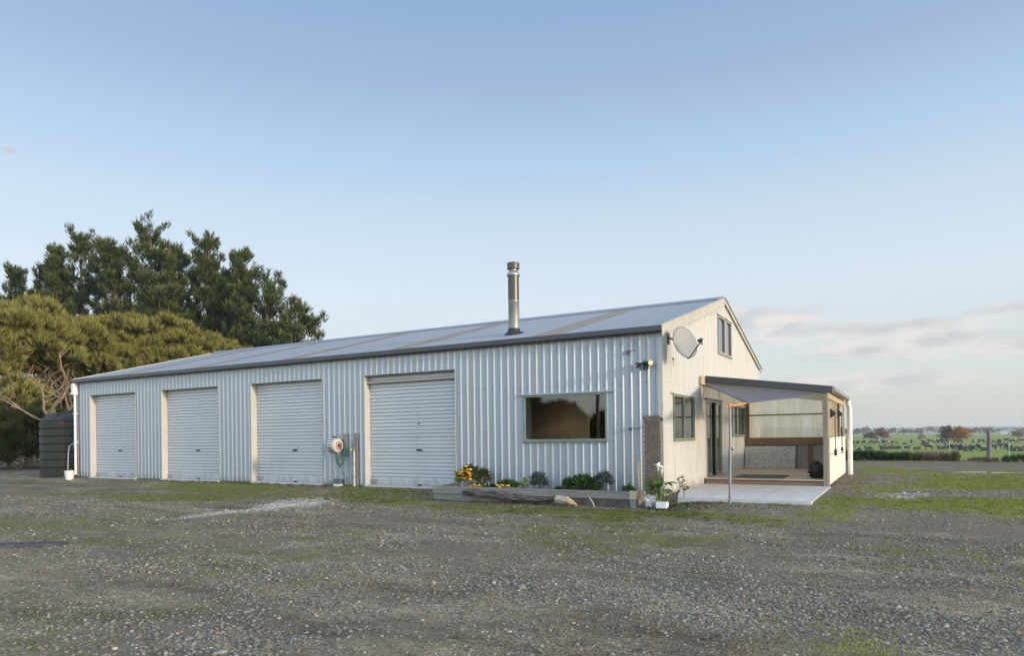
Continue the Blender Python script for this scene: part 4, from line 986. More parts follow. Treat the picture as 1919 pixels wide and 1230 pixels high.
def tufts(C, D, S, n_, ln, wd, spread, g, up=0.0, base=.15, tip=0):
    """thin leaf triangles around points C with axes D and sizes S -> verts (N*n*3,3), tint"""
    C, D, S = np.asarray(C, float), np.asarray(D, float), np.asarray(S, float); N = len(C)
    u = g.random((N, n_)) ** .8
    rnd = g.normal(size=(N, n_, 3)); rnd /= np.linalg.norm(rnd, axis=2, keepdims=True)
    dirn = D[:, None, :] * (1 - spread) + rnd * spread; dirn[..., 2] += up; dirn /= np.linalg.norm(dirn, axis=2, keepdims=True)
    st = C[:, None, :] + D[:, None, :] * (S[:, None] * (u - .3))[..., None] + rnd * (S[:, None, None] * base)
    l = (S[:, None] * ln * (.6 + .8 * g.random((N, n_))))[..., None]
    sd_ = np.cross(dirn, g.normal(size=(N, n_, 3))); sd_ /= np.linalg.norm(sd_, axis=2, keepdims=True) + 1e-9
    w_ = (S[:, None] * wd * (.6 + .8 * g.random((N, n_))))[..., None]
    V = np.stack([st - sd_ * w_, st + sd_ * w_, st + dirn * l], 2).reshape(-1, 3)
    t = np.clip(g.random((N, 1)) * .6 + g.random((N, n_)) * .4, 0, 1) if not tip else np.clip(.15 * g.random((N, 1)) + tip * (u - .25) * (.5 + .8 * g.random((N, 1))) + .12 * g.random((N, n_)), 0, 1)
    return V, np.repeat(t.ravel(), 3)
def foliage(name, C, D, S, n_, ln, wd, spread, m, parent, seed, **kw):
    g = np.random.default_rng(seed); V, t = tufts(C, D, S, n_, ln, wd, spread, g, **kw)
    return np_mesh(name, V, np.arange(len(V)).reshape(-1, 3), m, parent, tint=t)
def ball_pts(n_, c, r_, g, hemi=-.3, shell=.55):
    d = g.normal(size=(n_ * 3, 3)); d /= np.linalg.norm(d, axis=1, keepdims=True); d = d[d[:, 2] > hemi][:n_]
    rad = shell + (1 - shell) * g.random(len(d)) ** .5
    return np.array(c) + d * rad[:, None] * np.array(r_), d
def small_bush(name, label, cat, c, r_, n_, size, m, seed, k=14, ln=.9, wd=.16, spread=.6, group=None, up=.2, stem=True):
    g = np.random.default_rng(seed); o = thing(name, label, cat, (c[0], c[1], .06), group)
    P, D = ball_pts(n_, c, r_, g); foliage('foliage', P, D, np.full(len(P), size), k, ln, wd, spread, m, o, seed, up=up)
    if stem:
        b = MB()
        for i in range(5): e = P[g.integers(len(P))]; b.tube([(c[0], c[1], .03), (c[0] * .6 + e[0] * .4, c[1] * .6 + e[1] * .4, .03 + (e[2] - .03) * .55), tuple(e)], [.008, .006, .003], 5)
        b.build('stem', 'stem_brown', o)
    return o
def flowers(o, pts, r_, m, seed):
    g = random.Random(seed)
    for p in pts:
        b = MB(); rr_ = r_ * g.uniform(.8, 1.2)
        for k in range(9):
            a = k * 2.4 + g.random(); b.ico((p[0] + rr_ * .55 * math.cos(a) * (k % 3) / 2, p[1] + rr_ * .45 * math.sin(a), p[2] + rr_ * .3 * (1 - (k % 3) / 2)), (rr_ * .55, rr_ * .5, rr_ * .36), 1, .3, k)
        b.build('flower', m, o)
mg = small_bush('marigold_bush', 'rounded bush covered in orange marigold flowers at the left end of the garden bed', 'flowers', (-4.70, -.55, .32), (.23, .17, .24), 70, .10, 'garden_leaf', 3)
g = random.Random(5)
flowers(mg, [(-4.70 + .20 * math.cos(i * 2.4) * (.35 + .65 * (i / 20)), -.76 + .06 * g.random(), .38 + .19 * math.sin(i * 2.4) * (.35 + .65 * (i / 20)) + .03 * g.random()) for i in range(20)], .050, 'petal_orange', 1)
lm = small_bush('lime_shoot', 'lime green leafy shoot left of the orange marigold bush', 'plant', (-5.0, -.62, .26), (.06, .06, .20), 22, .07, 'lime_leaf', 8, k=8, wd=.3)
vi = small_bush('dark_shrub', 'dark upright shrub right behind the orange marigold bush', 'shrub', (-4.42, -.35, .28), (.13, .12, .22), 50, .10, 'bush_leaf', 9, wd=.08)
y1 = small_bush('orange_flower_clump', 'low clump of bright orange flowers spilling over the bed edge near the marigolds', 'flowers', (-4.28, -.84, .11), (.26, .10, .07), 40, .07, 'garden_leaf', 10, stem=False)
flowers(y1, [(-4.50 + .44 * i / 10, -.96 + .10 * g.random(), .13 + .05 * g.random()) for i in range(11)], .040, 'petal_orange', 2)
y2 = small_bush('yellow_flower_clump', 'low clump of yellow flowers with pale leaves below the left window edge', 'flowers', (-3.46, -.80, .15), (.26, .12, .11), 46, .08, 'garden_leaf', 11, stem=False)
flowers(y2, [(-3.68 + .30 * i / 8, -.96 + .10 * g.random(), .13 + .05 * g.random()) for i in range(9)], .036, 'petal_yellow', 3)
sh = small_bush('lime_seedling', 'small upright lime green seedling standing alone in the bed', 'plant', (-3.17, -.6, .20), (.04, .04, .12), 14, .07, 'lime_leaf', 12, k=7, wd=.3)
small_bush('grey_shrub', 'small round grey green shrub in the middle of the bed under the window', 'shrub', (-2.72, -.68, .25), (.155, .13, .19), 110, .085, 'grey_leaf', 13, wd=.10)
small_bush('green_herb', 'wide low bright green herb clump between the two grey shrubs', 'plant', (-1.62, -.70, .16), (.44, .17, .20), 120, .10, 'garden_leaf', 14, wd=.22)
small_bush('grey_shrub', 'small grey green shrub on a bare stem at the right of the bed', 'shrub', (-1.10, -.70, .30), (.155, .13, .17), 100, .085, 'grey_leaf', 15, wd=.10)
small_bush('young_plant', 'tiny dark green plant near the right end of the garden bed', 'plant', (-.60, -.60, .11), (.12, .08, .06), 24, .08, 'garden_leaf', 16, wd=.18, stem=False)
for k, (x, s) in enumerate(((-3.95, .7), (-2.2, .6))):
    small_bush('seedling', ('low dark seedling in bare soil between the orange and yellow flowers', 'low dark seedling in bare soil left of the green herb')[k], 'plant', (x, -.75, .085), (.14 * s, .06, .05), 16, .06, 'bush_leaf', 30 + k, wd=.2, stem=False)
b = MB(); b.hexa([(-.46, -.33, .0), (-.40, -.33, .0), (-.40, -.29, .0), (-.46, -.29, .0), (-.47, -.32, .73), (-.405, -.32, .745), (-.405, -.285, .745), (-.47, -.285, .73)])
tag(b.build('wooden_stake', 'treated_pine'), 'short wooden stake standing upright at the back right corner of the garden bed', 'stake')
# rotten log and cut branch in front of the bed
def log_mesh(pts, rad, seed, n_=14, rough_=.3):
    b = MB(); b.tube(pts, rad, n_)
    b.v = [tuple(Vector(p) + Vector((mnoise.noise(Vector(p) * 5 + Vector((seed, 0, 0))), mnoise.noise(Vector((p[0] * 2, p[1] * 22, p[2] * 22 + seed))), mnoise.noise(Vector((p[0] * 2, p[1] * 22, p[2] * 22 + 9 + seed))))) * (rough_ * .13)) for p in b.v]
    return b
pts = [(-4.50 + 2.6 * t, -1.13 - .05 * math.sin(3 * t), -.005 - .125 * t + .015 * math.sin(9 * t)) for t in np.linspace(0, 1, 36)]
rad = [.022 + .062 * math.sin(math.pi * min(1, .15 + t * 1.0)) ** .6 * (1 + .2 * math.sin(17 * t)) for t in np.linspace(0, 1, 36)]
tag(log_mesh(pts, rad, 3, 18, .45).build('rotten_log', 'rotten_wood'), 'long dark rotten log leaning along the front of the garden bed', 'log')
lg = thing('cut_branch', 'short pale cut branch with a broken end lying against the garden bed', 'log', (-1.8, -1.2, -.15))
log_mesh([(-2.02, -1.24, -.07), (-1.9, -1.25, -.08), (-1.75, -1.27, -.09)], [.085, .09, .08], 5, 14, .15).build('bark', 'bark_pale', lg)
log_mesh([(-1.76, -1.27, -.06), (-1.66, -1.27, -.12), (-1.50, -1.28, -.17)], [.075, .065, .012], 8, 10, .3).build('broken_end', 'cut_wood', lg)
b = MB(); b.tube([(-1.28, -1.15, .0), (-1.22, -1.2, -.05), (-1.16, -1.22, -.12), (-1.12, -1.22, -.2)], [.012, .016, .016, .012], 7); tag(b.build('bent_stick', 'bark_pale'), 'thin bent stick hooked on the front of the garden bed', 'stick')

# dry leaf and bark litter on the ground round the bed and the lily
g = np.random.default_rng(44); LX = np.concatenate([-4.6 + 3.6 * g.random(420), .0 + 1.5 * g.random(420), .06 + .5 * g.random(160), 3.2 + .8 * g.random(160)]); LY = np.concatenate([-1.75 + .6 * g.random(420), -1.35 + .65 * g.random(420), -.6 + 3.6 * g.random(160), 5 + 4.6 * g.random(160)])
LZ = ground_h(LX, LY) + .012; A_ = g.random(len(LX)) * 6.283; S_ = .010 + .022 * g.random(len(LX)); W2 = S_ * (.25 + .4 * g.random(len(LX))); T_ = g.normal(size=(len(LX), 2)) * .35
cx_, sx2 = np.cos(A_), np.sin(A_); Q = []
for a, b_ in ((-1, -1), (1, -1), (1, 1), (-1, 1)):
    Q.append(np.stack([LX + a * S_ * cx_ - b_ * W2 * sx2, LY + a * S_ * sx2 + b_ * W2 * cx_, LZ + a * S_ * T_[:, 0] + b_ * W2 * T_[:, 1]], 1))
tag(np_mesh('leaf_litter', np.stack(Q, 1).reshape(-1, 3), np.arange(len(LX) * 4).reshape(-1, 4), 'dry_brush', tint=np.repeat(g.random(len(LX)), 4), k=4), 'dry brown leaf and bark litter on the ground around the garden bed', 'litter', kind='stuff')

# folded lattice bundle at the corner
tr = thing('folded_lattice', 'bundle of folded wooden lattice tied upright at the shed corner', 'lattice', (-.13, -.3, -.15))
for s, m_, yo in ((1, 'lath_pale', -.335), (-1, 'trellis_wood', -.31)):
    b = MB(); g = random.Random(s + 4)
    for k in range(-8, 18 if s > 0 else 14):
        z0 = -.12 + k * (.105 if s > 0 else .13); x0, x1 = -.30, .05; sl_ = 2.1 if s > 0 else 1.5
        za, zb = z0, z0 + (x1 - x0) * sl_; a_, b_ = x0, x1
        if za < -.1: a_ = x0 + (-.1 - za) / sl_; za = -.1
        if zb > 1.70: zt = 1.70 + g.uniform(-.01, .06); b_ = x0 + (zt - z0) / sl_; zb = zt
        if b_ - a_ < .03: continue
        if s < 0: a_, b_ = x1 - (a_ - x0), x1 - (b_ - x0)
        b.beam((a_, yo + g.uniform(-.006, .006), za), (b_, yo + g.uniform(-.006, .006), zb), .012, .030 if s > 0 else .02, (1, 0, 0))
    b.build('lath', m_, tr)
b = MB(); b.beam((-.305, -.30, -.12), (-.305, -.30, 1.66), .03, .05); b.build('edge_post', 'rotten_wood', tr)
b = MB(); b.beam((.055, -.28, .1), (.055, -.28, 1.68), .03, .04); b.build('edge_post', 'trellis_wood', tr)
b = MB(); b.tube([(-.34, -.27, 1.67), (-.2, -.25, 1.70), (.0, -.25, 1.69), (.09, -.27, 1.64)], .035, 10); b.box(-.29, .04, -.30, -.27, -.1, 1.62); b.build('roll_core', 'rotten_wood', tr)

# arum lily in a white trough
ly = thing('arum_lily', 'leafy arum lily with two white flowers beside the lattice bundle', 'plant', (.22, -.95, -.1))
b = MB(); g = random.Random(9)
tintv = []
def leaf(b, base, d, ln, wd, droop):
    d = Vector(d).normalized(); s = d.cross(Vector((0, 0, 1))).normalized(); p = Vector(base); vs = []; n_ = 7
    for i in range(n_ + 1):
        t = i / n_; w_ = wd * math.sin(math.pi * min(1, t * .93 + .07)) ** .7 * (1 - .35 * t)
        q_ = p + d * ln * t + Vector((0, 0, -droop * ln * t * t)); c_ = Vector((0, 0, w_ * .35))
        vs += [q_ - s * w_ + c_, q_, q_ + s * w_ + c_]
    fs = []
    for i in range(n_):
        for j in (0, 1): a = 3 * i + j; fs.append((a, a + 1, a + 4, a + 3))
    b.add(vs, fs)
st = MB()
for k in range(26):
    a = k * 2.4 + g.random(); e = g.uniform(.15, .9); h = g.uniform(.12, .46); r_ = g.uniform(.03, .20)
    bp = (.20 + r_ * math.cos(a), -.95 + r_ * math.sin(a) * .7, -.05 + h); st.tube([(.2, -.95, -.1), (.2 + r_ * .4 * math.cos(a), -.95 + r_ * .3 * math.sin(a), -.1 + h * .6), bp], [.009, .007, .005], 6)
    leaf(b, bp, (math.cos(a) * (1 - e * .5), math.sin(a) * (1 - e * .5), e), g.uniform(.20, .32), g.uniform(.07, .115), g.uniform(.3, .8))
o = b.build('leaf', 'lily_leaf', ly, smooth=True)
at = o.data.attributes.new('tint', 'FLOAT', 'POINT'); at.data.foreach_set('value', np.repeat(np.random.default_rng(4).random(26), 24).astype(np.float32))
st.build('stalk', 'stem_green', ly)
for k, (x, y, z, dx) in enumerate(((.20, -.95, .66, -.35), (.26, -.93, .60, .5))):
    f = MB(); f.tube([(.21, -.95, .0), (x, y, z - .12)], [.010, .008], 7); f.build('stalk', 'stem_green', ly)
    f = MB(); n_ = 16
    vs = []
    for i, (r_, h) in enumerate(((.010, -.12), (.022, -.05), (.04, .02), (.07, .06))):
        for j in range(n_):
            a = 2 * math.pi * j / n_; ex = 1 + (.55 if i == 3 else .15) * math.cos(a - (0 if dx > 0 else math.pi))
            vs.append((x + r_ * ex * math.cos(a) + dx * .10 * max(0, h + .05), y + r_ * ex * math.sin(a), z + h + (.03 * math.cos(a) * (-1 if dx > 0 else 1) if i == 3 else 0)))
    f.add(vs, [(i * n_ + j, i * n_ + (j + 1) % n_, (i + 1) * n_ + (j + 1) % n_, (i + 1) * n_ + j) for i in range(3) for j in range(n_)]); f.build('flower', 'lily_white', ly, smooth=True, solid=.003)
tb = MB(); tb.box(.18, .40, -1.10, -.92, -.20, -.07); tag(tb.build('white_block', 'white_paint', bevel=.01), 'small white block on the ground in front of the arum lily', 'block')
b = MB(); b.ico((.02, -1.04, -.07), (.10, .07, .13), 3, .8, 3); tag(b.build('plastic_bag', 'plastic_bag'), 'crumpled grey plastic bag between the bed end and the lily', 'bag')
b = MB(); b.ico((.10, -.92, -.04), (.11, .07, .17), 3, .7, 7); b.ico((.18, -1.0, -.12), (.08, .06, .07), 2, .6, 9); tag(b.build('bark_lump', 'bark_pale'), 'rough brown lump of bark under the lattice bundle', 'bark')
b = MB(); b.tube([(.62, -.6, -.1), (.63, -.6, .1), (.60, -.61, .28), (.61, -.6, .42)], [.012, .010, .008, .004], 6); b.tube([(.61, -.6, .2), (.55, -.6, .3)], [.007, .004], 5)
dw = thing('dry_weed', 'thin dry weed stem standing against the gable wall beside the lily', 'weed', (.62, -.6, -.1)); b.build('stem', 'stem_brown', dw)
P, D = ball_pts(14, (.60, -.6, .22), (.08, .06, .22), np.random.default_rng(3)); foliage('leaves', P, D, np.full(len(P), .06), 6, .8, .3, .6, 'olive_leaf', dw, 3)

# ------------------------------------------------------------------ tank, bucket
tk = thing('water_tank', 'large dark ribbed plastic water tank behind the far left corner of the shed', 'tank', (-24.7, 1.0, 0))
pr = [(1.36, -.05), (1.36, .02)]; z = .10
pr += [(1.38, .28)]; z = .36
for k in range(6):
    pr += [(1.335, z - .06), (1.335, z - .035), (1.375, z), (1.375, z + .24)]; z += .305
pr += [(1.33, z - .06), (1.34, z), (1.28, z + .05)]
q = MB(); q.lathe(pr, (-24.65, 1.0, 0), 64); zt = z + .05; q.build('tank_body', 'tank_poly', tk, smooth=False)
q = MB(); q.lathe([(1.28, zt), (1.1, zt + .12), (.7, zt + .26), (.35, zt + .32), (.35, zt + .38), (.0, zt + .40)], (-24.65, 1.0, 0), 64)
for k in range(8):
    a = k * math.pi / 4 + .3; c, s = math.cos(a), math.sin(a); q.tube([(-24.65 + 1.27 * c, 1 + 1.27 * s, zt), (-24.65 + 1.1 * c, 1 + 1.1 * s, zt + .14), (-24.65 + .4 * c, 1 + .4 * s, zt + .32)], .04, 8)
q.build('tank_lid', 'tank_poly', tk)
bk = thing('bucket', 'white plastic bucket on the gravel at the left corner of the shed', 'bucket', (-22.75, -.42, -.1))
q = MB(); q.lathe([(.0, -.10), (.135, -.10), (.17, .20), (.178, .20), (.178, .235), (.165, .235), (.13, -.07)], (-22.75, -.42, 0), 28); q.build('pail', 'bucket_white', bk)
q = MB(); q.tube([(-22.75 + .178 * math.cos(a), -.42 + .02, .21 + .10 * math.sin(a)) for a in np.linspace(0, math.pi, 14)], .006, 6); q.build('bail_handle', 'galvanised', bk)
q = MB(); q.tube([(-22.93, -.15, 1.22), (-22.98, -.20, 1.24), (-23.06, -.25, 1.16), (-23.08, -.28, .9), (-23.06, -.32, .2)], .016, 8); tag(q.build('overflow_hose', 'galvanised'), 'thin grey hose hooked from the corner downpipe down behind the bucket', 'hose')

# ------------------------------------------------------------------ trees
def vunit(v): return v / (np.linalg.norm(v) + 1e-9)
def limb(b, p, d, ln, r0_, r1_, g, bend=.25, up=.1, n_=6, sides=7):
    pts = [np.array(p, float)]; d = vunit(np.array(d, float)); rd = [r0_]
    for i in range(n_):
        d = vunit(d + bend * g.normal(size=3) * .5 + np.array([0, 0, up])); pts.append(pts[-1] + d * ln / n_); rd.append(r0_ + (r1_ - r0_) * (i + 1) / n_)
    b.tube(pts, rd, sides); return pts
def pine(base, height, rad, seed, label, lean=(0, 0), low=.25, taper=.6, reach=None, multi=1, dens=1.0):
    g = np.random.default_rng(seed); o = thing('pine_tree', label, 'tree', base, 'pine trees behind the shed')
    b = MB(); base = np.array(base, float); C, D, S = [], [], []
    leaders = [(0., 0., 1.)] + [(math.cos(seed + k * 2.3) * rad * .55, math.sin(seed + k * 2.3) * rad * .55, g.uniform(.84, .95)) for k in range(multi - 1)]
    for li, (lx, ly_, hs) in enumerate(leaders):
        Ht = height * hs; n_ = 14; tp = []
        for i in range(n_ + 1):
            t = i / n_; tp.append(base + np.array([lean[0] * t ** 1.5 + lx * sstep(.3, .85, t) + .15 * math.sin(5 * t + seed), lean[1] * t ** 1.5 + ly_ * sstep(.3, .85, t), Ht * t]))
        b.tube(tp, [.020 * Ht * (1 - t * .93) ** .9 for t in np.linspace(0, 1, n_ + 1)], 9)
        tp = np.array(tp)
        def tr_(h):
            t = h / Ht * n_; i = int(min(n_ - 1, t)); return tp[i] + (tp[i + 1] - tp[i]) * (t - i)
        h = (low if li == 0 else .5) * Ht; rs = 1.0 if li == 0 else .62
        while h < Ht * .97:
            t = h / Ht; prof = min(1.0, 1.25 * (1.04 - t) ** taper) * (1 if t > .4 else .75 + t * .6)
            a0 = g.random() * 6.283; nb_ = 4 if t < .8 else 3
            for k in range(nb_):
                a = a0 + 6.283 * k / nb_ + g.normal() * .35; L_ = max(.45, rad * rs * prof * g.choice([.55, .8, 1.0, 1.22]))
                if reach is not None: L_ *= 1 + reach[2] * max(0, math.cos(a - math.atan2(reach[1], reach[0]))) * (1 - t)
                el = g.uniform(.0, .35) + .75 * t * t; d = np.array([math.cos(a) * math.cos(el), math.sin(a) * math.cos(el), math.sin(el)]); p = tr_(h)
                nseg = max(3, int(L_ / .5)); pts = [p]
                for i in range(nseg):
                    d = vunit(d + .13 * g.normal(size=3) + np.array([0, 0, .05 + .16 * (i / nseg) ** 2])); pts.append(pts[-1] + d * L_ / nseg)
                    f = (i + 1) / nseg
                    if f > .35 or L_ < 1.3:
                        sd_ = vunit(np.cross(d, (0, 0, 1.)))
                        for s in ((-1, 0, 1) if f > .55 else (-1, 1)):
                            if g.random() > .90 * dens: continue
                            off = sd_ * s * (.25 + .35 * L_ * .22) * g.uniform(.5, 1.3) * (1.15 - .5 * f) + d * g.normal() * .12 + np.array([0, 0, g.uniform(.0, .18)])
                            C.append(pts[-1] + off); D.append(vunit(d * .45 + off * .5 + np.array([0, 0, .75]))); S.append(g.uniform(.36, .62))
                b.tube(pts[::2] if len(pts) > 4 else pts, np.linspace(.016 * L_ + .015, .012, len(pts[::2] if len(pts) > 4 else pts)), 5, False)
            h += g.uniform(.75, 1.2) * (1.2 - .55 * t)
        for k in range(5): C.append(tp[-1] + np.array([g.normal() * .05 * k, g.normal() * .05 * k, -.26 * k])); D.append(np.array([g.normal() * .15, g.normal() * .15, 1.])); S.append(.36 + .04 * k)
    b.build('trunk', 'trunk_bark', o)
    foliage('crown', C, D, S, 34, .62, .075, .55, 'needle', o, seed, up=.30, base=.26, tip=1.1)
    return o
def P3(px, py, d): return at_depth(px, py, d)
def pine_at(px, top, d, rad, seed, label, **kw):
    t = P3(px, top, d); pine((t.x, t.y, -.5), t.z + .5, rad, seed, label, **kw)
pine_at(30, 504, 62, 2.6, 1, 'small pine top farthest left behind the olive trees', low=.4)
pine_at(84, 494, 60, 2.3, 2, 'narrow pine top second from the left behind the olive trees', low=.4)
pine_at(112, 513, 63, 2.0, 3, 'small slim pine top just left of the dark twin topped pine', low=.4)
pine_at(150, 442, 58, 3.4, 4, 'dark pine with a split twin top left of the tallest pine', multi=2, low=.22)
pine_at(196, 456, 61, 3.0, 5, 'dark narrow pine pressed against the left side of the tallest pine')
pine_at(284, 428, 56, 4.9, 6, 'tallest dark pine with several tops in the middle of the pine group', multi=4)
pine_at(342, 474, 60, 4.3, 7, 'dark pine filling in right behind the tallest pine', multi=2)
pine_at(390, 456, 57, 4.0, 8, 'dark pine with one pointed top right of the tallest pine', multi=2)
pine_at(446, 480, 58, 4.2, 9, 'broad pine with a loose rounded top right of the pointed pine', multi=2, reach=(.9, .4, .3))
pine_at(498, 522, 55, 4.0, 10, 'lower spreading pine second from the right in the pine group', multi=2, reach=(.9, .4, .5))
pine_at(545, 572, 54, 3.3, 11, 'lowest pine at the right end of the group with a long bough reaching right', multi=2, reach=(.9, .45, 1.0), lean=(.6, .3), dens=.9)

def olive_tree(base, height, rad, seed, label, nl=14, stems=2, low=.50, tuft=.30, dens=1.15, m='manuka_leaf', k=22, group='olive green trees along the far side of the shed', cat='tree', name='bushy_tree', open_=0, lx=0, ly=0):
    g = np.random.default_rng(seed); o = thing(name, label, cat, base, group); b = MB(); base = np.array(base, float); C, D, S = [], [], []
    tops = []
    for s in range(stems):
        d = np.array([g.normal() * .18 + lx, g.normal() * .18 + ly, 1.]); pts = limb(b, base + g.normal(size=3) * np.array([.15, .15, 0]), d, height * low * g.uniform(.8, 1.1), .014 * height, .008 * height, g, .28, .15, 7, 9); tops.append(pts)
    lobes = []; zc = height * (low + .10); hz = height - zc
    NL = int(nl * 2.3)
    for i in range(NL):
        u = (i + .5) / NL; cz = 1 - 1.12 * u; sz = math.sqrt(max(0, 1 - cz * cz)); a = i * 2.39996 + g.normal() * .25; rr_ = g.uniform(.72, 1.0) if i % 5 else g.uniform(.3, .7)
        r_ = rad * g.uniform(.20, .34)
        c = base + np.array([rad * .95 * sz * math.cos(a) * rr_ + lx * height * .3, rad * .95 * sz * math.sin(a) * rr_ + ly * height * .3, zc + (hz - r_ * 1.1) * cz * rr_])
        lobes.append((c, r_))
        if i % 3 == 0:
            pts = tops[g.integers(stems)]; p0 = pts[g.integers(3, len(pts))]; dd = c - p0; n_ = 6
            path = [p0 + dd * t + np.array([g.normal() * .12, g.normal() * .12, -.18 * math.sin(math.pi * t) * height * .06]) * math.sin(math.pi * t) * 2 for t in np.linspace(0, 1, n_ + 1)]
            b.tube(path, np.linspace(.0055 * height, .009, n_ + 1), 6, False)
            for q_ in range(3):
                e = c + g.normal(size=3) * r_ * .8; s0 = path[3 + q_ % 3]; b.tube([s0, (s0 + e) / 2 + g.normal(size=3) * .1, e], [.020, .013, .006], 5, False)
    for (c, r_) in lobes:
        n_ = int(46 * (r_ / .6) ** 2 * dens) + 10; P, Dd = ball_pts(n_, c, (r_, r_, r_ * .8), g, -.25, .72); up = vunit(np.array([.12, 0, 1.]))
        C += list(P); D += [vunit(x * .75 + up * .6) for x in Dd]; S += list(tuft * g.uniform(.7, 1.3, len(P)))
    b.build('trunk', 'manuka_bark', o)
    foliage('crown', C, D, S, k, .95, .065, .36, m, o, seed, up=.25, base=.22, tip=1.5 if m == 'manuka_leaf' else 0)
    return o
def olive_at(px, top, d, rad, seed, label, **kw):
    t = P3(px, top, d); return olive_tree((t.x, t.y, -.2), t.z + .2, rad, seed, label, **kw)
olive_at(-55, 560, 38, 2.6, 30, 'olive green tree cut off by the left edge of the photo', nl=16)
olive_at(50, 545, 39, 2.5, 31, 'tall olive green tree with pale twisting stems behind the water tank', nl=22, stems=3, low=.50, lx=.02)
olive_at(140, 572, 42, 2.3, 32, 'olive green tree with an even crown right of the twisting stemmed tree', nl=18, stems=3)
olive_at(182, 588, 44, 1.8, 33, 'lower olive green tree behind the far left end of the shed roof', nl=14)
olive_at(245, 570, 45, 2.3, 34, 'olive green tree with a high rounded crown below the tallest pine', nl=18, stems=3)
olive_at(320, 584, 46, 2.2, 35, 'olive green tree with a bright crown left of the roof ridge end', nl=17)
olive_at(385, 612, 47, 2.0, 36, 'small olive green tree just over the end of the roof ridge', nl=14)
olive_at(440, 630, 48, 1.7, 37, 'lowest olive green tree at the right end of the row over the roof', nl=12)
olive_at(8, 655, 36.5, 1.9, 38, 'low olive green tree with foliage almost to the ground at the left edge', nl=14, low=.14)
olive_at(135, 655, 45, 1.9, 39, 'low olive green tree behind the shed corner right of the water tank', nl=12, low=.2)
# bare twisting stems under the crown behind the tank
def twisted(base, ht, seed, label):
    g = np.random.default_rng(seed); o = thing('bare_tree', label, 'tree', base, None); b = MB()
    tr0 = limb(b, base, (.02, .0, 1), ht * .42, .20, .14, g, .10, .2, 6, 10); tw = MB()
    def rec(p, d, ln, r_, lvl):
        pts = limb(b if lvl < 3 else tw, p, d, ln, r_, r_ * .55, g, .55, .10, 6, 7 if lvl < 3 else 5)
        if lvl < 3:
            for i in range(2):
                q_ = pts[g.integers(2, len(pts))]; a = g.random() * 6.28; rec(q_, (math.cos(a) * .9 - .25, math.sin(a) * .9, g.uniform(.1, .9)), ln * g.uniform(.55, .8), r_ * .52, lvl + 1)
    for a in (2.6, .5, 3.6, 4.9, 1.6): rec(tr0[g.integers(3, 7)], (math.cos(a) * .8, math.sin(a) * .8, .9), ht * .30, .075, 1)
    b.build('trunk', 'manuka_bark', o); tw.build('twigs', 'manuka_bark', o)
t = P3(100, 822, 34); twisted((t.x, t.y, -.15), 7.4, 52, 'bare pale tree with twisting forked branches standing over the water tank')
# dark bushes at the left edge
BL = [(-20, 700, 36, 1.9, 'dark bush with its base on brown litter cut off by the left edge'), (35, 745, 35, 1.5, 'dark round bush left of the water tank'), (58, 705, 40, 1.5, 'tall dark bush behind the left side of the water tank'), (126, 705, 46, 1.6, 'dark bush between the water tank and the shed corner')]
for i, (px, top, d, r_, lb) in enumerate(BL):
    t = P3(px, top, d); olive_tree((t.x, t.y, -.15), t.z + .15, r_, 60 + i, lb, nl=12, stems=3, low=.10, tuft=.34, m='bush_leaf', k=20, group='dark bushes at the left edge', cat='bush', name='dark_bush')

# trees and a pole behind the photographer; the big window mirrors them
for i, (x, y, h, r_, lb) in enumerate(((-26, -37, 8.0, 3.6, 'largest dark tree mirrored in the left of the picture window'), (-20.6, -39, 4.7, 2.6, 'middle dark tree mirrored in the picture window'), (-16.6, -40, 3.5, 2.3, 'smallest dark tree mirrored in the right of the picture window'))):
    olive_tree((x, y, -.2), h, r_, 80 + i, lb, nl=14, stems=2, low=.15, tuft=.5, m='bush_leaf', k=16, group='trees across the yard mirrored in the window', name='yard_tree', dens=.6)
b = MB(); b.tube([(-16.2, -36, -.3), (-16.2, -36, 9)], [.16, .12], 12); tag(b.build('power_pole', 'fence_wood'), 'tall dark pole mirrored near the right side of the picture window', 'pole')

# ------------------------------------------------------------------ paddock edge : fence, hedge, brush
fn = thing('wire_fence', 'wire paddock fence with one thick wooden post and thin pale posts', 'fence', (6, 21.6, 0))
q = MB(); q.tube([(7.95, 21.2, -.3), (7.97, 21.2, .9), (7.96, 21.2, 1.30)], [.092, .085, .08], 14); 
q.v = [(x + .015 * mnoise.noise(Vector((x * 3, y * 3, z * 2))), y, z) for x, y, z in q.v]; q.build('wooden_post', 'fence_wood', fn)
for px, top, d in ((1779, 827, 33), (1742, 843, 33.5), (1891, 831, 31)):
    t = P3(px, top, d); q = MB(); q.tube([(t.x, t.y, -.3), (t.x, t.y, t.z)], .015, 8); q.build('thin_post', 'fence_white', fn)
q = MB()
for z in (.25, .5, .75, 1.0): 
    q.tube([(1.5, 21.7, z - .05), (4.5, 21.6, z - .08), (7.95, 21.35, z)], .006, 5, False); q.tube([(7.95, 21.35, z), (12, 21.0, z - .05), (18, 20.6, z)], .006, 5, False)
q.build('wire', 'wire', fn)
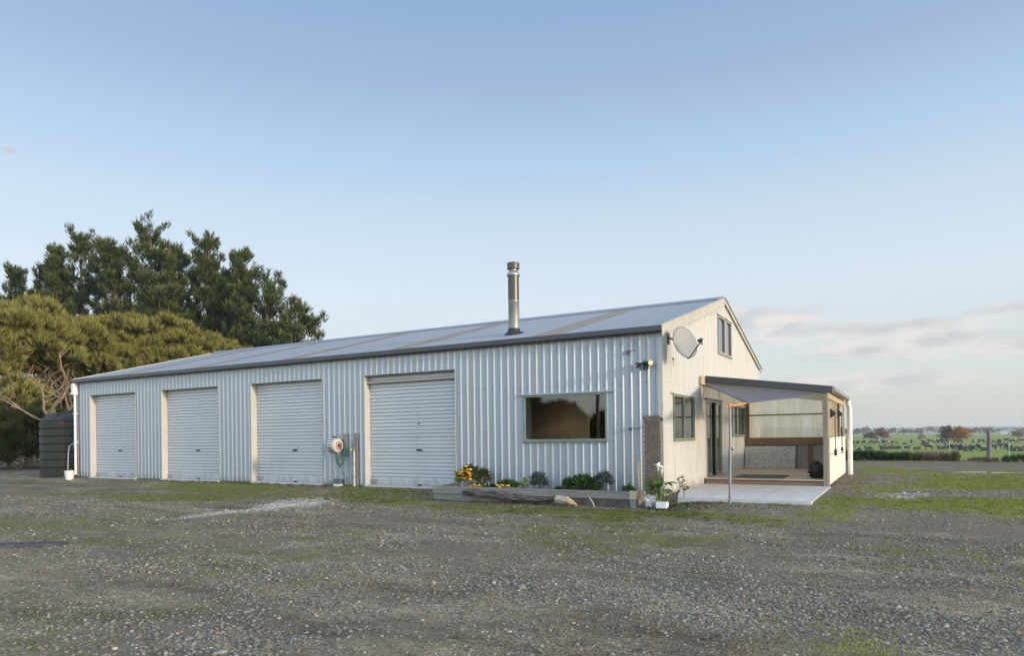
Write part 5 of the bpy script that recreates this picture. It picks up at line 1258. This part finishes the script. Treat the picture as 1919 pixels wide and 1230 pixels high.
def patch(name, label, cat, x0, x1, y0, y1, h, n_, size, m, seed, kind=None, k=12, wd=.06, spread=.4):
    g = np.random.default_rng(seed); o = thing(name, label, cat, ((x0 + x1) / 2, (y0 + y1) / 2, -.03))
    x = x0 + (x1 - x0) * g.random(n_); y = y0 + (y1 - y0) * g.random(n_); e = np.sin(np.pi * np.clip((x - x0) / (x1 - x0), .02, .98)) ** .5
    z = h * e * g.random(n_) ** 1.2 * (.35 + 1.15 * vnoise(x, y, .55, seed)) * (.5 + .8 * vnoise(x, y, 1.6, seed + 3))
    D = np.stack([g.normal(size=n_) * .4, g.normal(size=n_) * .4, np.ones(n_)], 1); D /= np.linalg.norm(D, axis=1, keepdims=True)
    foliage('foliage', np.stack([x, y, z], 1), D, size * (.6 + .8 * g.random(n_)), k, .9, wd, spread, m, o, seed, up=.3)
    return o
patch('low_hedge', 'low dark green hedge of rough grass along the paddock fence', 'hedge', 1.2, 5.4, 21.3, 22.8, .24, 1000, .16, 'hedge_leaf', 3, k=20)
patch('dry_brush', 'heap of brown dry brush at the right end of the low green hedge', 'brush', 4.9, 6.9, 21.2, 22.4, .20, 380, .18, 'dry_brush', 4, k=20, wd=.03)
patch('green_tussock', 'dark green tussock by the fence right of the thick wooden post', 'plant', 8.4, 10.5, 20.3, 21.2, .12, 160, .15, 'hedge_leaf', 5, k=16)
patch('small_weed', 'small green weed on the paddock edge left of the wooden post', 'plant', 6.5, 6.9, 21.3, 21.7, .2, 20, .18, 'hedge_leaf', 6, k=14)
patch('dead_grass', 'dry brown grass around the foot of the thick wooden post', 'plant', 7.2, 8.3, 20.9, 21.5, .05, 90, .10, 'dry_brush', 7, k=14)

# ------------------------------------------------------------------ far trees and house
def far_tree(px, base_y, top_y, wpx, d, m, seed, label, name='far_tree', nt=90, k=16, trunk=True, group=None, flat=.7, size=None, cat='tree', z0=-3.1):
    g = np.random.default_rng(seed); t = P3(px, top_y, d); ht = t.z - z0; wd = wpx / F * d / 2; base = (t.x, t.y, z0)
    o = thing(name, label, cat, base, group); C, D = [], []
    for i in range(9):
        a = g.random() * 6.28; rr_ = wd * .62 * math.sqrt(g.random()); lf = g.uniform(.3, .72 if rr_ > wd * .4 else .8)
        P, Dd = ball_pts(nt // 9, (t.x + rr_ * math.cos(a), t.y + rr_ * math.sin(a), z0 + ht * lf), (wd * .48, wd * .48, ht * .24), g, -.6, .3); C += list(P); D += list(Dd)
    C = np.array(C); C[:, 2] = np.clip(C[:, 2], z0 + .25, t.z); s = size or max(.5, ht * .13)
    foliage('crown', C, D, np.full(len(C), s), k, .9, .12, .6, m, o, seed, up=.25)
    if trunk:
        b = MB(); b.tube([base, (t.x + .1, t.y, z0 + ht * .5)], [ht * .03, ht * .018], 7)
        for i in range(5):
            a = i * 1.3; b.tube([(t.x, t.y, z0 + ht * .3), (t.x + wd * .5 * math.cos(a), t.y + wd * .5 * math.sin(a), z0 + ht * .7)], [ht * .014, ht * .006], 5)
        b.build('trunk', 'trunk_bark', o)
    return o
far_tree(1802, 828, 800, 34, 250, 'autumn_leaf', 1, 'orange autumn tree standing among the cows in the paddock', name='autumn_tree', nt=260)
far_tree(1775, 828, 799, 26, 256, 'olive_leaf', 2, 'olive brown tree against the left side of the orange tree', name='autumn_tree', nt=200)
far_tree(1653, 822, 803, 24, 340, 'red_twig', 3, 'bare reddish bush at the right of the two leafless bushes in the paddock', name='bare_bush', nt=150, k=20, cat='bush')
far_tree(1632, 822, 807, 26, 345, 'dry_brush', 4, 'bare brown bush at the left of the two leafless bushes in the paddock', name='bare_bush', nt=150, k=20, cat='bush')
far_tree(1908, 822, 806, 34, 330, 'red_twig', 5, 'bare reddish bush at the right edge of the paddock', name='bare_bush', nt=150, k=20, cat='bush')
far_tree(1726, 821, 815, 13, 330, 'dry_brush', 15, 'small low bush alone in the open paddock', name='bare_bush', nt=40, cat='bush')
FT = [(1604, 803, 16, 900), (1622, 801, 22, 1050), (1650, 800, 26, 1300), (1672, 802, 14, 1000), (1694, 803, 26, 800), (1722, 803, 30, 820), (1748, 800, 30, 1200), (1768, 800, 16, 700), (1812, 801, 24, 1200), (1826, 803, 22, 800), (1848, 800, 34, 760), (1872, 802, 26, 1100), (1882, 803, 14, 780), (1898, 803, 22, 900), (1915, 802, 26, 1000), (1938, 800, 30, 850), (1585, 802, 24, 950)]
ordn = ['first', 'second', 'third', 'fourth', 'fifth', 'sixth', 'seventh', 'eighth', 'ninth', 'tenth', 'eleventh', 'twelfth', 'thirteenth', 'fourteenth', 'fifteenth', 'sixteenth', 'seventeenth', 'eighteenth', 'nineteenth', 'twentieth', 'twenty first', 'twenty second', 'twenty third', 'twenty fourth', 'twenty fifth', 'twenty sixth', 'twenty seventh', 'twenty eighth', 'twenty ninth', 'thirtieth']
for i, (px, top, wpx, d) in enumerate(sorted(FT)):
    far_tree(px, 813, top, wpx, d, 'far_leaf', 100 + i, 'hazy dark shelter tree on the skyline, %s from the left' % ordn[i], name='shelter_tree', nt=220, trunk=False, group='shelter trees on the skyline')
t = P3(1891, 812, 760); fh = thing('farm_house', 'tiny white farm house with a grey roof on the far paddock edge', 'house', (t.x, t.y, -3.1))
q = MB(); q.box(t.x - 8, t.x + 8, t.y - 4, t.y + 4, -3.1, .3); q.build('wall', 'house_white', fh)
q = MB(); q.add([(t.x - 8.5, t.y - 4.5, .3), (t.x + 8.5, t.y - 4.5, .3), (t.x + 8.5, t.y + 4.5, .3), (t.x - 8.5, t.y + 4.5, .3), (t.x - 6, t.y, 2.2), (t.x + 6, t.y, 2.2)], [(0, 1, 5, 4), (2, 3, 4, 5), (1, 2, 5), (3, 0, 4)]); q.build('roof', 'house_roof', fh)
for k in range(4):
    q = MB(); q.box(t.x - 6 + 3.5 * k, t.x - 4.6 + 3.5 * k, t.y - 4.03, t.y - 4.0, -2, -.7); q.build('window', 'interior_dark', fh)

# ------------------------------------------------------------------ cows
def cow_mesh(pose):
    V, E, RD = [], [], []
    def add(p, r_, par=None):
        V.append(p); RD.append(r_)
        if par is not None: E.append((par, len(V) - 1))
        return len(V) - 1
    z = 1.12 if pose != 'lying' else .50
    hip = add((-.62, 0, z + .06), (.24, .27)); mid = add((-.05, 0, z - .04), (.30, .33), hip); ch = add((.48, 0, z), (.26, .31), mid)
    if pose == 'grazing': n1 = add((.85, 0, z - .10), (.15, .18), ch); n2 = add((1.12, 0, .52), (.11, .13), n1); h1 = add((1.24, 0, .30), (.115, .12), n2); h2 = add((1.34, 0, .08), (.07, .08), h1)
    elif pose == 'standing': n1 = add((.82, 0, z + .14), (.15, .19), ch); n2 = add((1.05, 0, z + .30), (.12, .14), n1); h1 = add((1.22, 0, z + .34), (.12, .12), n2); h2 = add((1.48, 0, z + .18), (.075, .08), h1)
    else: n1 = add((.80, .02, z + .18), (.14, .18), ch); n2 = add((.98, .04, z + .38), (.11, .13), n1); h1 = add((1.12, .06, z + .42), (.115, .12), n2); h2 = add((1.36, .10, z + .28), (.07, .075), h1)
    for s in (-1, 1): e0 = add((V[h1][0] - .04, s * .13, V[h1][2] + .07), .035, h1); add((V[h1][0] - .06, s * .24, V[h1][2] + .05), .025, e0)
    t1 = add((-.86, 0, z + .16), .04, hip); t2 = add((-.93, 0, z - .2), .025, t1); add((-.92, 0, max(.1, z - .55)), .04, t2)
    for s in (-1, 1):
        if pose == 'lying':
            k1 = add((.55, s * .26, .26), .11, ch); k2 = add((.85, s * .28, .11), .06, k1); add((.55, s * .33, .07), .05, k2)
            k1 = add((-.45, s * .30, .30), .17, hip); k2 = add((-.10, s * .42, .12), .08, k1); add((-.50, s * .46, .07), .05, k2)
        else:
            f = .08 * s
            k1 = add((.46, s * .17, z - .34), .12, ch); k2 = add((.48 + f, s * .17, .44), .062, k1); k3 = add((.46 + f * 1.4, s * .17, .10), .05, k2); add((.48 + f * 1.4, s * .17, .03), .058, k3)
            k1 = add((-.60, s * .18, z - .30), .15, hip); k2 = add((-.74 - f, s * .18, .50), .065, k1); k3 = add((-.66 - f, s * .18, .10), .052, k2); add((-.63 - f, s * .18, .03), .06, k3)
    if pose != 'lying': add((-.36, 0, z - .40), .12, mid)
    me = bpy.data.meshes.new('cow_skeleton'); me.from_pydata(V, E, []); o = bpy.data.objects.new('cow_skeleton', me); COL.objects.link(o)
    md = o.modifiers.new('skin', 'SKIN'); 
    for i, r_ in enumerate(RD): me.skin_vertices[0].data[i].radius = r_ if isinstance(r_, tuple) else (r_, r_)
    me.skin_vertices[0].data[0].use_root = True
    o.modifiers.new('sub', 'SUBSURF').levels = 1; o.modifiers['sub'].render_levels = 1
    dg = bpy.context.evaluated_depsgraph_get(); res = bpy.data.meshes.new_from_object(o.evaluated_get(dg)); bpy.data.objects.remove(o); res.name = 'cow_' + pose
    res.materials.clear(); res.materials.append(MATS['cow_coat']); res.polygons.foreach_set('use_smooth', [True] * len(res.polygons))
    return res
if True:
    probe = bpy.data.meshes.new('p'); 
CM = {}
for pz_ in ('grazing', 'standing', 'lying'):
    CM[pz_] = cow_mesh(pz_)
# (pixel x, pixel y of the feet, pose, facing: 1 right / -1 left / 0 towards or away)
ZA = lambda x, y: (1580 + x / 9.46, 770 + y / 9.46); ZB = lambda x, y: (1750 + x / 9.46, 770 + y / 9.46)
CW = [(ZA(190, 604), 'grazing', 0), (ZA(262, 600), 'grazing', 0), (ZA(375, 604), 'grazing', 1), (ZA(508, 600), 'grazing', -1), (ZA(605, 606), 'grazing', -1), (ZA(720, 604), 'standing', 0), (ZA(815, 602), 'standing', -1), (ZA(905, 604), 'grazing', 1), (ZA(1100, 600), 'lying', 1), (ZA(1212, 585), 'standing', 0), (ZA(1362, 505), 'lying', 1), (ZA(1420, 600), 'standing', 0), (ZA(1455, 620), 'grazing', 1), (ZA(1540, 580), 'standing', -1),
      (ZB(40, 585), 'grazing', -1), (ZB(105, 585), 'standing', 0), (ZB(165, 588), 'grazing', 0), (ZB(237, 585), 'standing', 1), (ZB(395, 590), 'standing', -1), (ZB(450, 592), 'grazing', 1), (ZB(735, 588), 'grazing', -1), (ZB(850, 590), 'grazing', 1), (ZB(1060, 572), 'lying', -1), (ZB(1160, 596), 'grazing', 0), (ZB(1280, 560), 'standing', 0), (ZB(1395, 588), 'grazing', -1), (ZB(1515, 575), 'grazing', -1), (ZB(1590, 580), 'grazing', 1),
      (ZA(270, 712), 'lying', 0), (ZA(455, 690), 'lying', -1), (ZA(690, 650), 'lying', 1), (ZA(722, 690), 'lying', -1), (ZA(830, 680), 'lying', 1), (ZA(905, 675), 'lying', -1), (ZA(1000, 678), 'lying', 0), (ZA(1135, 660), 'lying', 1), (ZA(1310, 705), 'lying', 1), (ZA(1510, 722), 'standing', -1),
      (ZB(140, 690), 'lying', -1), (ZB(222, 650), 'lying', 0), (ZB(290, 735), 'standing', 0), (ZB(325, 660), 'lying', 0), (ZB(398, 662), 'lying', 0), (ZB(452, 725), 'lying', 0), (ZB(520, 640), 'lying', 1), (ZB(540, 710), 'lying', -1), (ZB(600, 738), 'lying', 1), (ZB(660, 690), 'lying', 1), (ZB(735, 672), 'lying', -1), (ZB(795, 738), 'standing', 0), (ZB(925, 738), 'lying', -1), (ZB(1050, 725), 'standing', 1), (ZB(1150, 690), 'standing', 1), (ZB(1285, 690), 'grazing', 0), (ZB(1345, 700), 'lying', 0), (ZB(1390, 735), 'lying', -1), (ZB(1480, 738), 'lying', 1), (ZB(1565, 738), 'lying', -1)]
CW.sort(key=lambda c: c[0][0])
cnt = {}
rows = lambda y: 'far' if y < 835.5 else 'near'
tot = {}
for (p_, ps, fc) in CW: k = (rows(p_[1]), ps); tot[k] = tot.get(k, 0) + 1
words = {'grazing': 'grazing with its head down', 'standing': 'standing with its head up', 'lying': 'lying on the grass'}
for i, ((px, py), ps, fc) in enumerate(CW):
    k = (rows(py), ps); j = cnt.get(k, 0); cnt[k] = j + 1
    pt = on_plane(px, py, -3.0)
    o = bpy.data.objects.new('cow', CM[ps]); COL.objects.link(o)
    yaw = {1: -YAW * 0 + math.atan2(rr.y, rr.x), -1: math.atan2(-rr.y, -rr.x), 0: math.atan2(fw.y, fw.x) + (math.pi if i % 2 else 0)}[fc] + random.uniform(-.45, .45)
    zt = float(past_h(np.array([pt.x]), np.array([pt.y]))[0])
    o.location = (pt.x, pt.y, zt - .02); o.rotation_euler = (0, 0, yaw); s = random.uniform(.95, 1.12); o.scale = (s, s, s)
    tag(o, '%s cow from the left of those %s in the %s row' % (ordn[j], words[ps], k[0]), 'cow', 'dairy cows in the paddock')

# ------------------------------------------------------------------ air
b = MB(); b.box(-3200, 3200, -3200, 3600, -8, 24.5)
m, n = nt_new('air'); pv = nd(n, 'ShaderNodeVolumePrincipled'); pv.inputs['Color'].default_value = (.86, .90, .95, 1); pv.inputs['Density'].default_value = .0003; pv.inputs['Anisotropy'].default_value = .2
ov = nd(n, 'ShaderNodeOutputMaterial'); n.links.new(pv.outputs[0], ov.inputs['Volume']); MATS['air'] = m
hz = b.build('haze', 'air'); tag(hz, kind='stuff')
